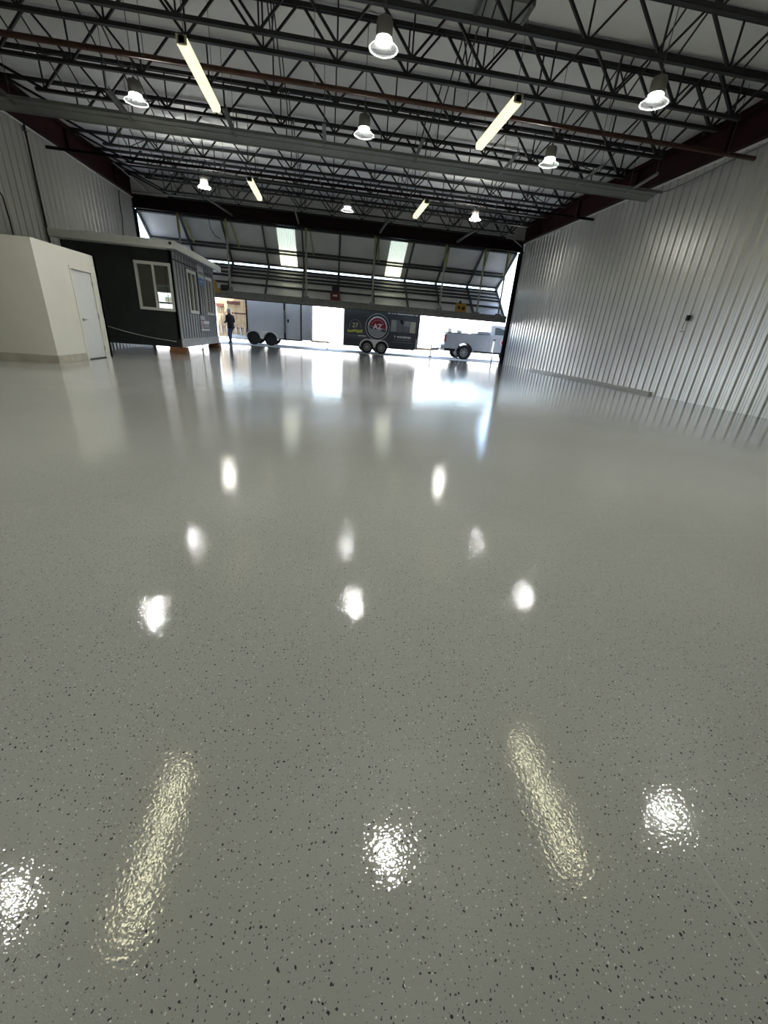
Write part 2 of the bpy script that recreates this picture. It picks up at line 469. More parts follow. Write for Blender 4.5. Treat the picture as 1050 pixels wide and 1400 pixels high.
# cross bridging between joists, one thing per row
BR = [(-7.95,'far left, above the cabin'),(-6.0,'second from the left wall'),(-1.4,'left of the central row of lamps'),(3.16,'right of the central row of lamps'),(7.4,'by the right row of lamps'),(9.7,'last before the right girder')]
for bx, wh in BR:
    t = thing('joist_bridging', 'black cross bracing between joists, row '+wh, 'bracing', (bx, 9.75, ZB), 'bridging rows between the joists')
    for a, b in zip(JY[:-1], JY[1:]):
        MB().bar((bx, a, ZTOP-.06), (bx, b, ZB+.05), .028, .028, (1,0,0)).build('brace', M['black'], t)
        MB().bar((bx+.03, a, ZB+.05), (bx+.03, b, ZTOP-.06), .028, .028, (1,0,0)).build('brace', M['black'], t)

# braces from the last joists to the header
for i, (a, b, lab) in enumerate([((-6.75,27.25,7.3),(-5.55,28.835,6.84),'slanting grey brace on the header behind the left bright lamp'),((-2.0,27.25,7.3),(-1.84,28.835,6.84),'slanting brace on the header, left of the middle'),((3.3,27.25,7.3),(2.95,28.835,6.84),'slanting brace on the header, right of the middle'),((8.5,27.25,7.3),(7.8,28.835,6.84),'slanting grey brace on the header behind the right bright lamp')]):
    mb = MB(); mb.bar(a, b, .10, .02); mb.bar((a[0]-.045,a[1],a[2]+.05), (b[0]-.045,b[1],b[2]+.05), .02, .10)
    tag(mb.build('header_brace', M['galvd'], None), lab, 'brace', 'braces from joists to header')

# two red-brown pipes
def pipe(y, z, lab, x0=XL+.02, x1=XR-.06):
    t = thing('steel_pipe', lab, 'pipe', (XC, y, z-.07))
    mb = MB(); mb.cyl((x0, y, z), (x1, y, z), .056, n=16); mb.build('pipe_run', M['pipe'] if y < 15 else M['header'], t, smooth=True)
    for k in range(6):
        xx = -8.25+k*3.9
        MB().cyl((xx, y, z), (xx, y, 8.34), .008, n=6).build('hanger_rod', M['galvd'], t)
        MB().lathe([(.057,-.02),(.068,-.02),(.068,.02),(.057,.02)], (xx, y, z), 16, 'z').build('hanger_ring', M['galvd'], t)
    return t
pipe(13.45, 6.82, 'red-brown steel pipe crossing below the joists on the near side of the trough')
pipe(21.4, 6.96, 'dark steel pipe crossing below the joists beyond the trough')

# hanging steel trough across the hall
t = thing('hanging_trough', 'long grey steel trough hung below the joists from wall to wall', 'trough', (XC, 16.9, 6.6))
x0, x1 = XL+.2, 11.85
MB().prismx([(16.58,6.76),(16.62,6.82),(16.72,6.84),(16.95,6.78),(16.95,6.755),(16.72,6.815),(16.64,6.795),(16.61,6.755)], x0, x1).build('hood', M['galv'], t)
MB().prismx([(17.0,6.755),(17.0,6.785),(17.37,6.70),(17.37,6.655),(17.34,6.655),(17.34,6.675)], x0, x1).build('lower_channel', M['galv'], t)
mb = MB(); mb.box(x0, x1, 16.94, 17.01, 6.775, 6.785)
mb.build('joining_strip', M['galvd'], t)
mb = MB(); mb.prismx([(16.58,6.72),(16.58,6.765),(16.61,6.765),(16.61,6.72)], x0, x1); mb.build('front_lip', M['galv'], t)
for k in range(24):
    xx = x0+.6+k*.93
    box('slot_plate', M['galvd'], t, xx, xx+.28, 16.955, 16.995, 6.765, 6.775)
for xx in (-9.3, -6.1, -3.05, -.24, 2.75, 5.8, 8.7, 10.7):
    a = MB(); a.bar((xx, 15.55, 6.86), (xx, 17.0, 6.72), .11, .02); a.bar((xx+.05, 15.55, 6.91), (xx+.05, 17.0, 6.77), .015, .09)
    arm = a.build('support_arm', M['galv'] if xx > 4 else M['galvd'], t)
    MB().cyl((xx, 15.6, 6.86), (xx, 15.6, 8.33), .008, n=6).build('hanger_rod', M['galvd'], arm)
    MB().cyl((xx, 16.9, 6.74), (xx, 16.9, 8.33), .008, n=6).build('hanger_rod', M['galvd'], arm)

# duct tucked under the deck
t = thing('metal_duct', 'flat grey metal duct tucked under the roof behind the nearest lamp', 'duct', (2.6, 12.1, 7.95))
box('body', M['galv'], t, .95, 4.2, 11.75, 12.35, 7.98, 8.3)
for xx in (.95, 2.0, 3.1, 4.2): box('joint_flange', M['galvd'], t, xx-.03, xx+.03, 11.72, 12.38, 7.95, 8.3)

# conduit along the walls and last joists
mb = MB(); mb.tube([(-9.6,28.1,7.32),(-4,28.1,7.35),(4,28.1,7.36),(10.6,28.1,7.36),(11.2,28.2,7.2),(11.9,28.5,6.95)], .03)
tag(mb.build('electrical_conduit', M['galv'], None, smooth=True), 'thin pale conduit crossing in front of the header beam', 'conduit')
mb = MB(); mb.tube([(-9.7,24.2,7.45),(-9.8,26.5,7.46),(-9.85,28.6,7.45)], .022)
mb.tube([(-10.8,28.5,7.4),(-9.8,28.55,7.42)], .022)
tag(mb.build('roof_tie_rod', M['galv'], None, smooth=True), 'thin pale tie rod in the roof corner above the left wall', 'rod')

# ------------------------------------------------------------------ lamps
def lamp(x, y, z, label, strong=False):
    t = thing('high_bay_lamp', label, 'lamp', (x, y, z), 'hanging high bay lamps')
    h = MB().lathe([(0.0000,0.4320),(0.0700,0.4320),(0.1330,0.4110),(0.1505,0.3690),(0.1540,0.1606),(0.1470,0.1606),(0.1435,0.3480),(0.0000,0.3620)], (x,y,z), 28).build('housing', M['lampm'], t, smooth=True)
    MB().lathe([(0.1414,0.1628),(0.1379,0.3445),(0.1351,0.3445),(0.1386,0.1628)], (x,y,z), 28, close=True).build('reflector', M['white'], h, smooth=True)
    MB().lathe([(0.1435,0.1454),(0.1596,0.1454),(0.1596,0.1584),(0.1435,0.1584)], (x,y,z), 28, close=True).build('collar', M['white'], t, smooth=True)
    sh = MB().lathe([(0.1505,0.1345),(0.1645,0.1085),(0.1960,0.0738),(0.2380,0.0347),(0.2695,0.0052),(0.2639,0.0043),(0.2324,0.0334),(0.1904,0.0720),(0.1589,0.1076),(0.1449,0.1337)], (x,y,z), 32, close=True).build('shade', M['shade'], t, smooth=True)
    MB().lathe([(0.2604,0.0000),(0.2744,0.0000),(0.2744,0.0069),(0.2604,0.0069)], (x,y,z), 32, close=True).build('shade_rim', M['shadeR'], sh, smooth=True)
    if strong: MB().lathe([(0.0000,-0.0043),(0.1750,0.0000),(0.2520,0.0130),(0.2520,0.0260),(0.1960,0.0608),(0.0000,0.0608)], (x,y,z), 24).build('bulb', M['bulb2'], t, smooth=True)
    else: MB().lathe([(0.0000,0.2220),(0.0560,0.2255),(0.0980,0.2430),(0.1155,0.2780),(0.1155,0.3060),(0.0000,0.3060)], (x,y,z), 24).build('bulb', M['bulb'], t, smooth=True)
    MB().cyl((x,y,z+.432),(x,y,8.33),.009,n=8).build('hanger_rod', M['galvd'], t)
    MB().lathe([(0.0084,0.4320),(0.0315,0.4320),(0.0315,0.4740),(0.0084,0.4740)], (x,y,z), 12, close=True).build('hanger_hook', M['galvd'], t)
    return t
lamp(.93, 10.4, 6.25, 'largest high bay lamp, with a clear bell shade, at the top centre')
lamp(6.68, 10.45, 6.2, 'high bay lamp with a tilted-looking shade near the right girder')
lamp(-4.95, 10.25, 6.36, 'high bay lamp above the left edge of the picture, seen as a floor reflection')
lamp(-4.87, 14.1, 6.2, 'high bay lamp on the left above the hanging trough')
lamp(.85, 14.0, 6.2, 'high bay lamp in the middle just above the hanging trough')
lamp(6.25, 14.1, 6.2, 'high bay lamp on the right just above the hanging trough')
lamp(.73, 21.8, 6.2, 'small high bay lamp in the middle close to the folding door')
lamp(-5.37, 22.2, 6.48, 'glaring bright lamp on the left close to the folding door', True)
lamp(6.62, 21.9, 6.48, 'glaring bright lamp on the right close to the folding door', True)
lamp(-4.4, 3.6, 6.2, 'high bay lamp overhead, mirrored at the left edge of the near floor')
lamp(1.12, 3.65, 6.2, 'high bay lamp overhead, mirrored in the middle of the near floor')
lamp(6.4, 3.75, 6.2, 'high bay lamp overhead, mirrored at the right of the near floor')

def strip(x, y0, y1, z, label, lens):
    t = thing('fluorescent_fixture', label, 'lamp', (x, (y0+y1)/2, z), 'long fluorescent strip lights')
    MB().cbox(x-.075, x+.075, y0, y1, z+.03, z+.17, .015).build('housing', M['lampm'], t)
    MB().prism([(x-.106,z+.14),(x-.11,z+.05),(x-.08,z),(x+.08,z),(x+.11,z+.05),(x+.106,z+.14),(x+.092,z+.14),(x+.088,z+.05),(x+.066,z+.022),(x-.066,z+.022),(x-.088,z+.05),(x-.092,z+.14)], y0+.03, y1-.03).build('diffuser', lens, t)
    MB().box(x-.082, x+.082, (y0+y1)/2-.05, (y0+y1)/2-.02, z-.004, z+.004).build('joint_band', M['tubeb'], t)
    for yy in (y0+.2, y1-.2):
        MB().cyl((x, yy, z+.17), (x, yy, 8.33), .007, n=6).build('hanger_chain', M['galvd'], t)
    for yy in (y0+.012, y1-.012):
        MB().box(x-.1, x+.1, yy-.012, yy+.012, z+.03, z+.17).build('end_cap', M['cbase'], t)
    return t
strip(-2.93, 11.3, 14.0, 6.2, 'long lit strip light hanging at the upper left', M['tube'])
strip(4.03, 11.3, 13.85, 6.2, 'long lit strip light hanging at the upper right', M['tube'])
strip(-3.05, 19.4, 21.9, 6.2, 'short-looking lit strip light left of the middle near the folding door', M['tube'])
strip(3.78, 19.3, 21.7, 6.2, 'short-looking lit strip light right of the middle near the folding door', M['tube'])
strip(-2.6, 2.9, 5.3, 6.2, 'strip light overhead, mirrored at the lower left of the floor', M['tube2'])
strip(4.1, 3.0, 5.4, 6.2, 'strip light overhead, mirrored at the lower right of the floor', M['tube2'])

# ------------------------------------------------------------------ folding hangar door
A = Vector((0, 29.12, 6.74)); B = Vector((0, 31.75, 4.80)); C_ = Vector((0, 29.12, 2.74))
dr = thing('door_1', None, None, (XC, 29.12, 2.6), kind='structure')
DX0, DX1 = XL+.1, 11.95
def leaf(mb, P, Q, x0, x1, s0, s1, n0, n1):
    """box in leaf coordinates: along the leaf s0..s1 metres from P, n0..n1 along the inner normal"""
    d = (Q-P).normalized(); n = Vector((0, -abs(d.z), 0)); n = Vector((0, d.z, -d.y)) 
    if n.y > 0: n = -n
    vs = []
    for s_, nn in ((s0,n0),(s1,n0),(s1,n1),(s0,n1)):
        for x in (x0, x1): vs.append(P+d*s_+n*nn+Vector((x,0,0)))
    return mb.add(vs, [(0,1,3,2),(2,3,5,4),(4,5,7,6),(6,7,1,0),(0,2,4,6),(1,7,5,3)])
LU = (B-A).length; LL = (C_-B).length
bars = [-8.56,-6.29,-4.0,-1.69,.6,2.9,5.17,7.4,9.7]
sk = [(-3.2,-2.12),(3.72,4.8)]
mb = MB(); xs = [DX0]+[v for p in sk for v in p]+[DX1]
for a, b in zip(xs[0::2], xs[1::2]): leaf(mb, A, B, a, b, .02, LU-.21, -.04, 0)
up = mb.build('upper_leaf', M['foil'], dr)
for a, b in sk:
    mb = MB(); n = 10; d = (B-A).normalized(); nn = Vector((0, d.z, -d.y)); nn = nn if nn.y < 0 else -nn
    vs = []
    for i in range(n*4+1):
        off = (0, .03, .03, 0)[i % 4]
        x = a+(b-a)*i/(n*4)
        for s_ in (.02, LU-.21): vs.append(A+d*s_+nn*(off-.03)+Vector((x,0,0)))
    mb.add(vs, [(2*i,2*i+1,2*i+3,2*i+2) for i in range(n*4)])
    mb.build('skylight_panel', M['sky1'], dr)
mb = MB(); leaf(mb, B, C_, DX0, DX1, .2, LL-.02, -.04, 0); lo = mb.build('lower_leaf', M['foil'], dr)
for x in [DX0+.06]+bars+[DX1-.06]:
    mb = MB(); leaf(mb, A, B, x-.05, x+.05, 0, LU-.04, .0, .13); mb.build('upper_post', M['dframe'], up)
    mb = MB(); leaf(mb, B, C_, x-.05, x+.05, .04, LL, .0, .13); mb.build('lower_post', M['dframe'], lo)
    mb = MB(); mb.cyl((x-.09, B.y-.05, B.z), (x+.09, B.y-.05, B.z), .07, n=10); mb.build('hinge', M['dframe'], dr)
for s_ in (.06, 1.78, 2.02, LU-.25):
    mb = MB(); leaf(mb, A, B, DX0, DX1, s_-.045, s_+.045, .0, .10); mb.build('upper_girt', M['dframe'], up)
for s_ in (.24, .58, .98, 1.32, 2.02):
    mb = MB(); leaf(mb, B, C_, DX0, DX1, s_-.035, s_+.035, .0, .10); mb.build('lower_girt', M['dframe'], lo)
mb = MB()
mb.box(DX0, DX1, 29.02, 29.22, 2.64, 2.82); mb.box(DX0, DX1, 29.06, 29.10, 2.82, 2.92); mb.box(DX0, DX1, 29.03, 29.16, 2.92, 3.05)
mb.build('bottom_rail', M['dgrey'], dr)
box('bottom_rail_ledge', M['dframe'], dr, DX0, DX1, 28.99, 29.03, 2.62, 2.67)
box('bottom_truss_tube', M['dgrey'], dr, DX0, DX1, 29.0, 29.03, 2.97, 3.0)
for k in range(19):
    x = DX0+.6+k*1.2
    MB().bar((x,29.04,2.66),(x,29.04,3.03),.05,.03,(1,0,0)).build('truss_upright', M['dgrey'], dr)
for x in (-8.65,-6.02,-1.44,2.73,7.22,9.8,11.32):
    st = MB().box(x-.055, x+.055, 29.05, 29.07, 3.1, 6.74).build('lift_strap', M['strapg'], dr)
    MB().box(x-.065, x+.065, 29.03, 29.05, 5.75, 6.74).build('strap_sleeve', M['strap'], st)
    MB().cbox(x-.16, x+.16, 28.95, 29.2, 2.95, 3.14, .02).build('strap_drum', M['dgrey'], dr)
    mb = MB(); mb.bar((x+.22, 29.1, 6.72), (x+.42, 30.4, 5.55), .09, .03); mb.build('strap_brace', M['strap'], dr)
# loose cable hanging from the header on the left
mb = MB(); mb.tube([(-6.95,29.0,6.76),(-6.9,29.0,6.2),(-6.7,29.05,5.85),(-6.4,29.1,5.7)], .018, 6)
tag(mb.build('loose_cable', M['rubber'], None, smooth=True), 'thin black cable hanging from the header over the door', 'cable')

# machines on the lower door leaf
t = thing('control_box', 'maroon metal box with a white plate on the middle of the folding door', 'box', (.36, 29.3, 2.9))
MB().cbox(.06,.66,29.14,29.42,2.95,3.5,.02).build('case', M['maroon'], t)
MB().cbox(.16,.6,29.2,29.6,3.5,3.86,.03).build('motor', M['rubber'], t)
box('plate', M['lettg'], t, .22,.5,29.13,29.14,3.27,3.38)
for k in range(4): box('plate_mark', M['lett'], t, .235+k*.065,.285+k*.065,29.125,29.13,3.285,3.365)
box('bracket', M['header'], t, .04,.68,29.18,29.5,2.86,2.95)
t = thing('door_motor', 'yellow guarded drive motor on the right part of the folding door', 'motor', (8.7, 29.3, 2.75))
MB().prismx([(29.12,3.05),(29.5,3.05),(29.42,3.55),(29.2,3.55)], 8.38, 9.08).build('guard', M['yellow'], t)
box('gear_case', M['rubber'], t, 8.5,9.0,29.08,29.4,2.74,3.05)
MB().cyl((8.55,29.11,3.3),(8.55,29.08,3.3),.1,n=16).build('pulley_cover', M['pipe'], t)
MB().cyl((8.85,29.11,3.28),(8.85,29.08,3.28),.12,n=16).build('pulley_cover', M['pipe'], t)
MB().ell((8.66,29.3,3.62),.09,.09,.1).build('knob', M['rubber'], t, smooth=True)
t = thing('door_motor', 'orange-yellow drive with black motor on the folding door beside the cabin', 'motor', (-6.8, 29.3, 2.75))
MB().lathe([(0,-.06),(.26,-.06),(.28,0),(.26,.06),(0,.06)], (-7.05,29.1,3.32), 20, 'y').build('chain_guard', M['yellow'], t, smooth=True)
MB().cbox(-7.0,-6.65,29.02,29.25,2.86,3.15,.03).build('gear_case', M['yellow'], t)
MB().cyl((-6.6,29.2,3.2),(-6.1,29.2,3.2),.17,n=18).build('motor', M['rubber'], t, smooth=True)
MB().cyl((-6.1,29.2,3.2),(-5.95,29.2,3.2),.11,n=18).build('motor_cap', M['rubber'], t, smooth=True)
box('motor_foot', M['dframe'], t, -6.95,-6.0,29.1,29.3,2.74,2.92)

# ------------------------------------------------------------------ cream room
rx, ry0, ry1, rz = -7.12, 12.42, 15.35, 2.86
t = thing('storage_room', 'cream painted box room with a white door along the left wall', 'room', (-9, 13.9, 0))
mb = MB(); mb.box(XL+.06, rx, ry0, ry0+.12, 0, rz)                      # front
mb.box(rx-.12, rx, ry0+.12, 13.86, 0, rz); mb.box(rx-.12, rx, 14.95, ry1, 0, rz); mb.box(rx-.12, rx, 13.86, 14.95, 2.42, rz)
mb.box(XL+.06, rx, ry1-.12, ry1, 0, rz); mb.box(XL+.07, rx-.13, ry0+.13, ry1-.13, rz-.1, rz-.005)
mb.build('walls', M['cream'], t)
mb = MB(); mb.box(XL+.06, rx+.012, ry0-.014, ry0, 0, .2); mb.box(rx, rx+.014, ry0, 13.84, 0, .2)
mb.build('base_strip', M['cbase'], t)
mb = MB(); mb.box(rx-.1, rx+.02, 13.82, 13.90, 0, 2.46); mb.box(rx-.1, rx+.02, 14.91, 14.99, 0, 2.46); mb.box(rx-.1, rx+.02, 13.90, 14.91, 2.38, 2.46)
mb.build('door_frame', M['cream'], t)
d = MB().cbox(rx-.05, rx-.004, 13.915, 14.895, .03, 2.365, .006).build('door', M['cdoor'], t)
mb = MB(); mb.lathe([(0,0),(.045,0),(.045,.012),(0,.012)], (0,0,0), 16)
for v in mb.v: v.x, v.y, v.z = rx+v.z-.004, 14.02+v.y, 1.1+v.x
mb.cyl((rx,14.02,1.1),(rx+.07,14.02,1.1),.016); mb.bar((rx+.065,14.01,1.1),(rx+.065,14.16,1.1),.025,.025)
mb.build('lever_handle', M['nickel'], d, smooth=True)
for z in (.3, 1.2, 2.08): MB().cyl((rx+.012,14.905,z-.07),(rx+.012,14.905,z+.07),.016,n=10).build('hinge', M['nickel'], d)
box('threshold', M['rubber'], d, rx-.05, rx+.01, 13.9, 14.91, 0, .03)

# ------------------------------------------------------------------ portable cabin
cx0, cx1, cy0, cy1, cz0, cz1 = -9.7, -5.93, 18.62, 24.6, .24, 3.66
t = thing('portable_cabin', 'dark grey portable cabin with white roof edge and white windows, set up on blocks', 'cabin', ((cx0+cx1)/2, 21.6, 0))
mb = MB(); w = .1
fx0, fx1, fz0, fz1 = -7.27, -6.02, 1.56, 3.17                              # front window hole
mb.box(cx0, fx0, cy0, cy0+w, cz0, cz1); mb.box(fx1, cx1, cy0, cy0+w, cz0, cz1); mb.box(fx0, fx1, cy0, cy0+w, cz0, fz0); mb.box(fx0, fx1, cy0, cy0+w, fz1, cz1)
mb.build('front_wall', M['siding'], t)
for k in range(1, 4):
    xx = cx0+k*1.16
    box('panel_seam', M['gap'], t, xx-.006, xx+.006, cy0-.003, cy0, cz0, cz1)
box('front_skirt', M['siding'], t, cx0, cx1+.01, cy0-.03, cy0, cz0, .56)
holes = [(20.22, 21.42), (22.93, 24.08)]; sz0, sz1 = 1.57, 3.2
mb = MB(); ys = [cy0]+[v for h in holes for v in h]+[cy1]
for a, b in zip(ys[0::2], ys[1::2]): mb.box(cx1-w, cx1, a, b, cz0, cz1)
for a, b in holes: mb.box(cx1-w, cx1, a, b, cz0, sz0); mb.box(cx1-w, cx1, a, b, sz1, cz1)
sw = mb.build('side_wall', M['gap'], t)
k = 0; y = cy0
while y < cy1-.1:
    y2 = min(y+.255, cy1); segs = [(.56, 3.32)]
    for a, b in holes:
        if y2 > a-.06 and y < b+.06: segs = [(.56, sz0-.05)]+([(sz1+.05, 3.32)] if sz1+.05 < 3.3 else [])
    for z0, z1 in segs+[(3.38, cz1)]:
        MB().prismx([(y,z0),(y2,z0),(y2,z1),(y,z1)], cx1, cx1+.035).build('siding_board', M['batten'], sw)
    y += .355
mb = MB(); mb.box(cx1, cx1+.05, cy0-.02, cy1, cz0, .52); mb.box(cx1, cx1+.07, cy0-.02, cy1, .52, .57)
mb.build('side_skirt', M['skirt'], t)
mb = MB(); mb.box(cx0, cx0+w, cy0+w, cy1, cz0, cz1); rwx0, rwx1, rwz0, rwz1 = -8.75, -7.75, 1.2, 2.75
mb.box(cx0+w, rwx0, cy1-w, cy1, cz0, cz1); mb.box(rwx1, cx1-w, cy1-w, cy1, cz0, cz1); mb.box(rwx0, rwx1, cy1-w, cy1, cz0, rwz0); mb.box(rwx0, rwx1, cy1-w, cy1, rwz1, cz1); mb.build('rear_walls', M['batten'], t)
mb = MB(); mb.box(cx0, cx1, cy0, cy1, cz0, cz0+.12); mb.build('cabin_floor', M['lining'], t)
mb = MB(); mb.box(cx0+w, cx0+w+.02, cy0+w, cy1-w, .4, 3.5); mb.box(cx0+w, rwx0, cy1-w-.02, cy1-w, .4, 3.5); mb.box(rwx1, cx1-w, cy1-w-.02, cy1-w, .4, 3.5); mb.box(rwx0, rwx1, cy1-w-.02, cy1-w, .4, rwz0); mb.box(rwx0, rwx1, cy1-w-.02, cy1-w, rwz1, 3.5); mb.box(cx0+w, cx1-w, cy0+w, cy1-w, 3.5, 3.52)
mb.build('lining', M['lining'], t)
rf = MB().cbox(cx0-.06, -5.58, 18.1, 24.95, 3.62, 3.87, .015).build('roof', M['trimw'], t)
box('soffit', M['batten'], rf, cx1, -5.6, 18.2, 24.9, 3.60, 3.62)
for x, y in ((-5.75,18.09),): MB().cyl((x,y+.02,3.78),(x,y-.01,3.78),.05,n=12).build('roof_hole', M['gap'], rf)
def win(axis, a, b, z0, z1, at, fw):
    f = MB()
    def bx(u0,u1,v0,v1,d0,d1):
        if axis == 'y': f.box(u0,u1,at-d1,at+d0,v0,v1)
        else: f.box(at-d0,at+d1,u0,u1,v0,v1)
    m_ = (a+b)/2
    for u0,u1,v0,v1 in ((a-fw,a+.04,z0-fw,z1+fw),(b-.04,b+fw,z0-fw,z1+fw),(a+.04,b-.04,z0-fw,z0+.05),(a+.04,b-.04,z1-.05,z1+fw),(m_-.035,m_+.035,z0+.05,z1-.05)):
        bx(u0,u1,v0,v1,.08,.045)
    fr = f.build('window_frame', M['trimw'], t)
    for u0,u1 in ((a+.04,m_-.035),(m_+.035,b-.04)):
        p = MB()
        if axis == 'y': p.box(u0,u1,at+.02,at+.026,z0+.05,z1-.05)
        else: p.box(at-.026,at-.02,u0,u1,z0+.05,z1-.05)
        p.build('pane', M['glass'], fr)
win('y', fx0+.03, fx1-.03, fz0+.03, fz1-.03, cy0, .05)
for a0, a1, b0, b1 in ((rwx0-.06, rwx0+.03, rwz0-.06, rwz1+.06), (rwx1-.03, rwx1+.06, rwz0-.06, rwz1+.06), (rwx0+.03, rwx1-.03, rwz0-.06, rwz0+.03), (rwx0+.03, rwx1-.03, rwz1-.03, rwz1+.06), (rwx0+.03, rwx1-.03, 1.93, 2.0)):
    box('rear_window_frame', M['trimw'], t, a0, a1, cy1-w-.04, cy1+.02, b0, b1)
box('pane', M['glass'], t, rwx0, rwx1, cy1-.05, cy1-.044, rwz0, rwz1)
for a, b in holes: win('x', a+.03, b-.03, sz0+.05, sz1-.05, cx1, .07)
# signs on the cabin
t = thing('cabin_sign', 'white sign with a blue lower band between the two side windows', 'sign', (cx1+.05, 22.2, 2.78))
x = cx1+.04
box('board', M['signw'], t, x, x+.012, 21.72, 22.72, 2.78, 3.56)
box('blue_band', M['blue'], t, x+.012, x+.016, 21.72, 22.72, 2.78, 3.06)
box('top_tab', M['signw'], t, x, x+.012, 21.8, 22.4, 3.52, 3.68)
box('light_patch', M['white'], t, x+.012, x+.03, 21.78, 21.92, 3.44, 3.54)
for k in range(7): box('mark', M['signt'], t, x+.012, x+.016, 21.86+k*.11, 21.94+k*.11, 3.20+.01*(k%2), 3.32)
for k in range(5): box('mark', M['signw'], t, x+.016, x+.019, 21.92+k*.13, 22.02+k*.13, 2.9, 2.95)
t = thing('cabin_sign', 'small dark notice with white and pink lines, low on the cabin side', 'sign', (cx1+.05, 22.1, .8))
box('board', M['signg'], t, x, x+.012, 21.42, 22.95, .78, 1.54)
for z0, z1, y0, y1, mm in ((1.42,1.46,21.48,22.2,'lett'),(1.34,1.38,21.48,22.2,'lett'),(1.14,1.28,21.95,22.88,'lett'),(1.1,1.28,21.48,21.85,'lettp'),(.99,1.1,21.95,22.88,'lettg'),(.93,1.07,21.55,21.85,'lettp'),(.86,.92,21.5,22.88,'lett')):
    box('printed_line', M[mm], t, x+.012, x+.015, y0, y1, z0, z1)
# blocks, jack, cord
def block(name, x0, x1, y0, y1, z1, lab):
    t = thing(name, lab, 'block', ((x0+x1)/2, (y0+y1)/2, 0))
    h = z1/2
    MB().cbox(x0, x1, y0, y1, 0, h-.003, .01).build('lower_timber', M['wood'], t)
    MB().cbox(x0+.02, x1-.01, y0+.02, y1, h, z1, .01).build('upper_timber', M['wood'], t)
block('timber_block', -6.42, -5.78, 18.56, 19.0, .24, 'reddish brown timber block under the front corner of the cabin')
block('timber_block', -6.35, -5.8, 24.1, 24.62, .24, 'brown timber block under the far corner of the cabin')
block('timber_block', -9.6, -9.0, 18.7, 19.1, .24, 'timber block under the cabin behind the cream room')
t = thing('jack_stand', 'small silver jack stand under the long side of the cabin', 'jack', (-6.03, 21.9, 0))
MB().lathe([(0,0),(.1,0),(.1,.015),(.03,.03),(.022,.2),(0,.2)], (-6.03,21.9,0), 16).build('post', M['alu'], t, smooth=True)
MB().lathe([(0,.2),(.06,.2),(.06,.24),(0,.24)], (-6.03,21.9,0), 16).build('head', M['alu'], t)
mb = MB(); pts = []
for k in range(13):
    u = k/12; pts.append((-9.2+3.1*u, cy0-.05-.012*math.sin(u*9), 1.0-.55*u-.10*math.sin(PI*u)))
mb.tube(pts, .012, 6)
tag(mb.build('power_cord', M['cord'], None, smooth=True), 'thin white cord sagging across the dark front of the cabin', 'cord')

# wall fittings
t = thing('wall_conduit', 'dark conduit running down the left wall behind the cream room', 'conduit', (XL+.08, 20.15, 3.3))
MB().cyl((XL+.09,20.15,3.3),(XL+.09,20.15,7.9),.035,n=10).build('tube', M['rubber'], t, smooth=True)
for z in (4.2,5.6,7.0): box('clip', M['galvd'], t, XL+.04, XL+.13, 20.09, 20.21, z, z+.03)
mb = MB(); mb.tube([(XL+.07,27.3,7.1),(XL+.08,27.15,6.5),(XL+.07,27.2,5.9),(XL+.08,27.0,5.2),(XL+.07,26.95,4.2)], .022, 6)
tag(mb.build('wall_cable', M['rubber'], None, smooth=True), 'black cable hanging down the far end of the left wall', 'cable')
mb = MB(); mb.tube([(XL+.07,17.2,4.75),(XL+.08,17.9,4.75),(XL+.08,18.05,4.6),(XL+.08,18.1,3.9),(XL+.07,18.1,3.0)], .025, 6)
tag(mb.build('bent_conduit', M['rubber'], None, smooth=True), 'bent dark conduit at the left edge above the cream room', 'conduit')
t = thing('wall_outlet', 'small black outlet box with a loose wire on the right wall', 'outlet', (XR-.06, 13.85, 2.6))
MB().cbox(XR-.12, XR-.03, 13.80, 13.90, 2.55, 2.72, .008).build('box', M['rubber'], t)
mb = MB(); mb.tube([(XR-.08,13.85,2.56),(XR-.09,13.93,2.45),(XR-.07,13.95,2.3),(XR-.1,13.86,2.25)], .01, 6); mb.build('wire', M['rubber'], t, smooth=True)
mb = MB(); mb.bar((XR-.1,13.82,2.2),(XR-.1,13.98,2.22),.02,.02); mb.build('plug', M['rubber'], t)
mb = MB(); mb.tube([(11.85,16.75,6.8),(12.02,16.5,6.82),(12.14,15.9,6.9),(12.15,14.5,7.0),(12.15,12.0,7.12),(12.15,9.0,7.15)], .022, 6)
tag(mb.build('wall_conduit', M['galv'], None, smooth=True), 'thin grey conduit running from the trough end along the right wall top', 'conduit')

# ------------------------------------------------------------------ outside
struct(MB().box(-60, 70, YD+.3, 120, -.2, -.005).build('ground', M['ground'], None))
t = thing('hangar_building', 'long pale building across the apron, washed out by sunlight', 'building', (5, 75, 0))
box('walls', M['far'], t, -40, 60, 75, 80, 0, 4.3)
MB().prismx([(74.5,4.3),(80.5,4.3),(77.5,5.2)], -40, 60).build('roof', M['far'], t)
for k in range(9):
    x = -36+k*10.5
    dd = box('sliding_door', M['farb'], t, x, x+8.5, 74.9, 75, 3.2, 3.95)

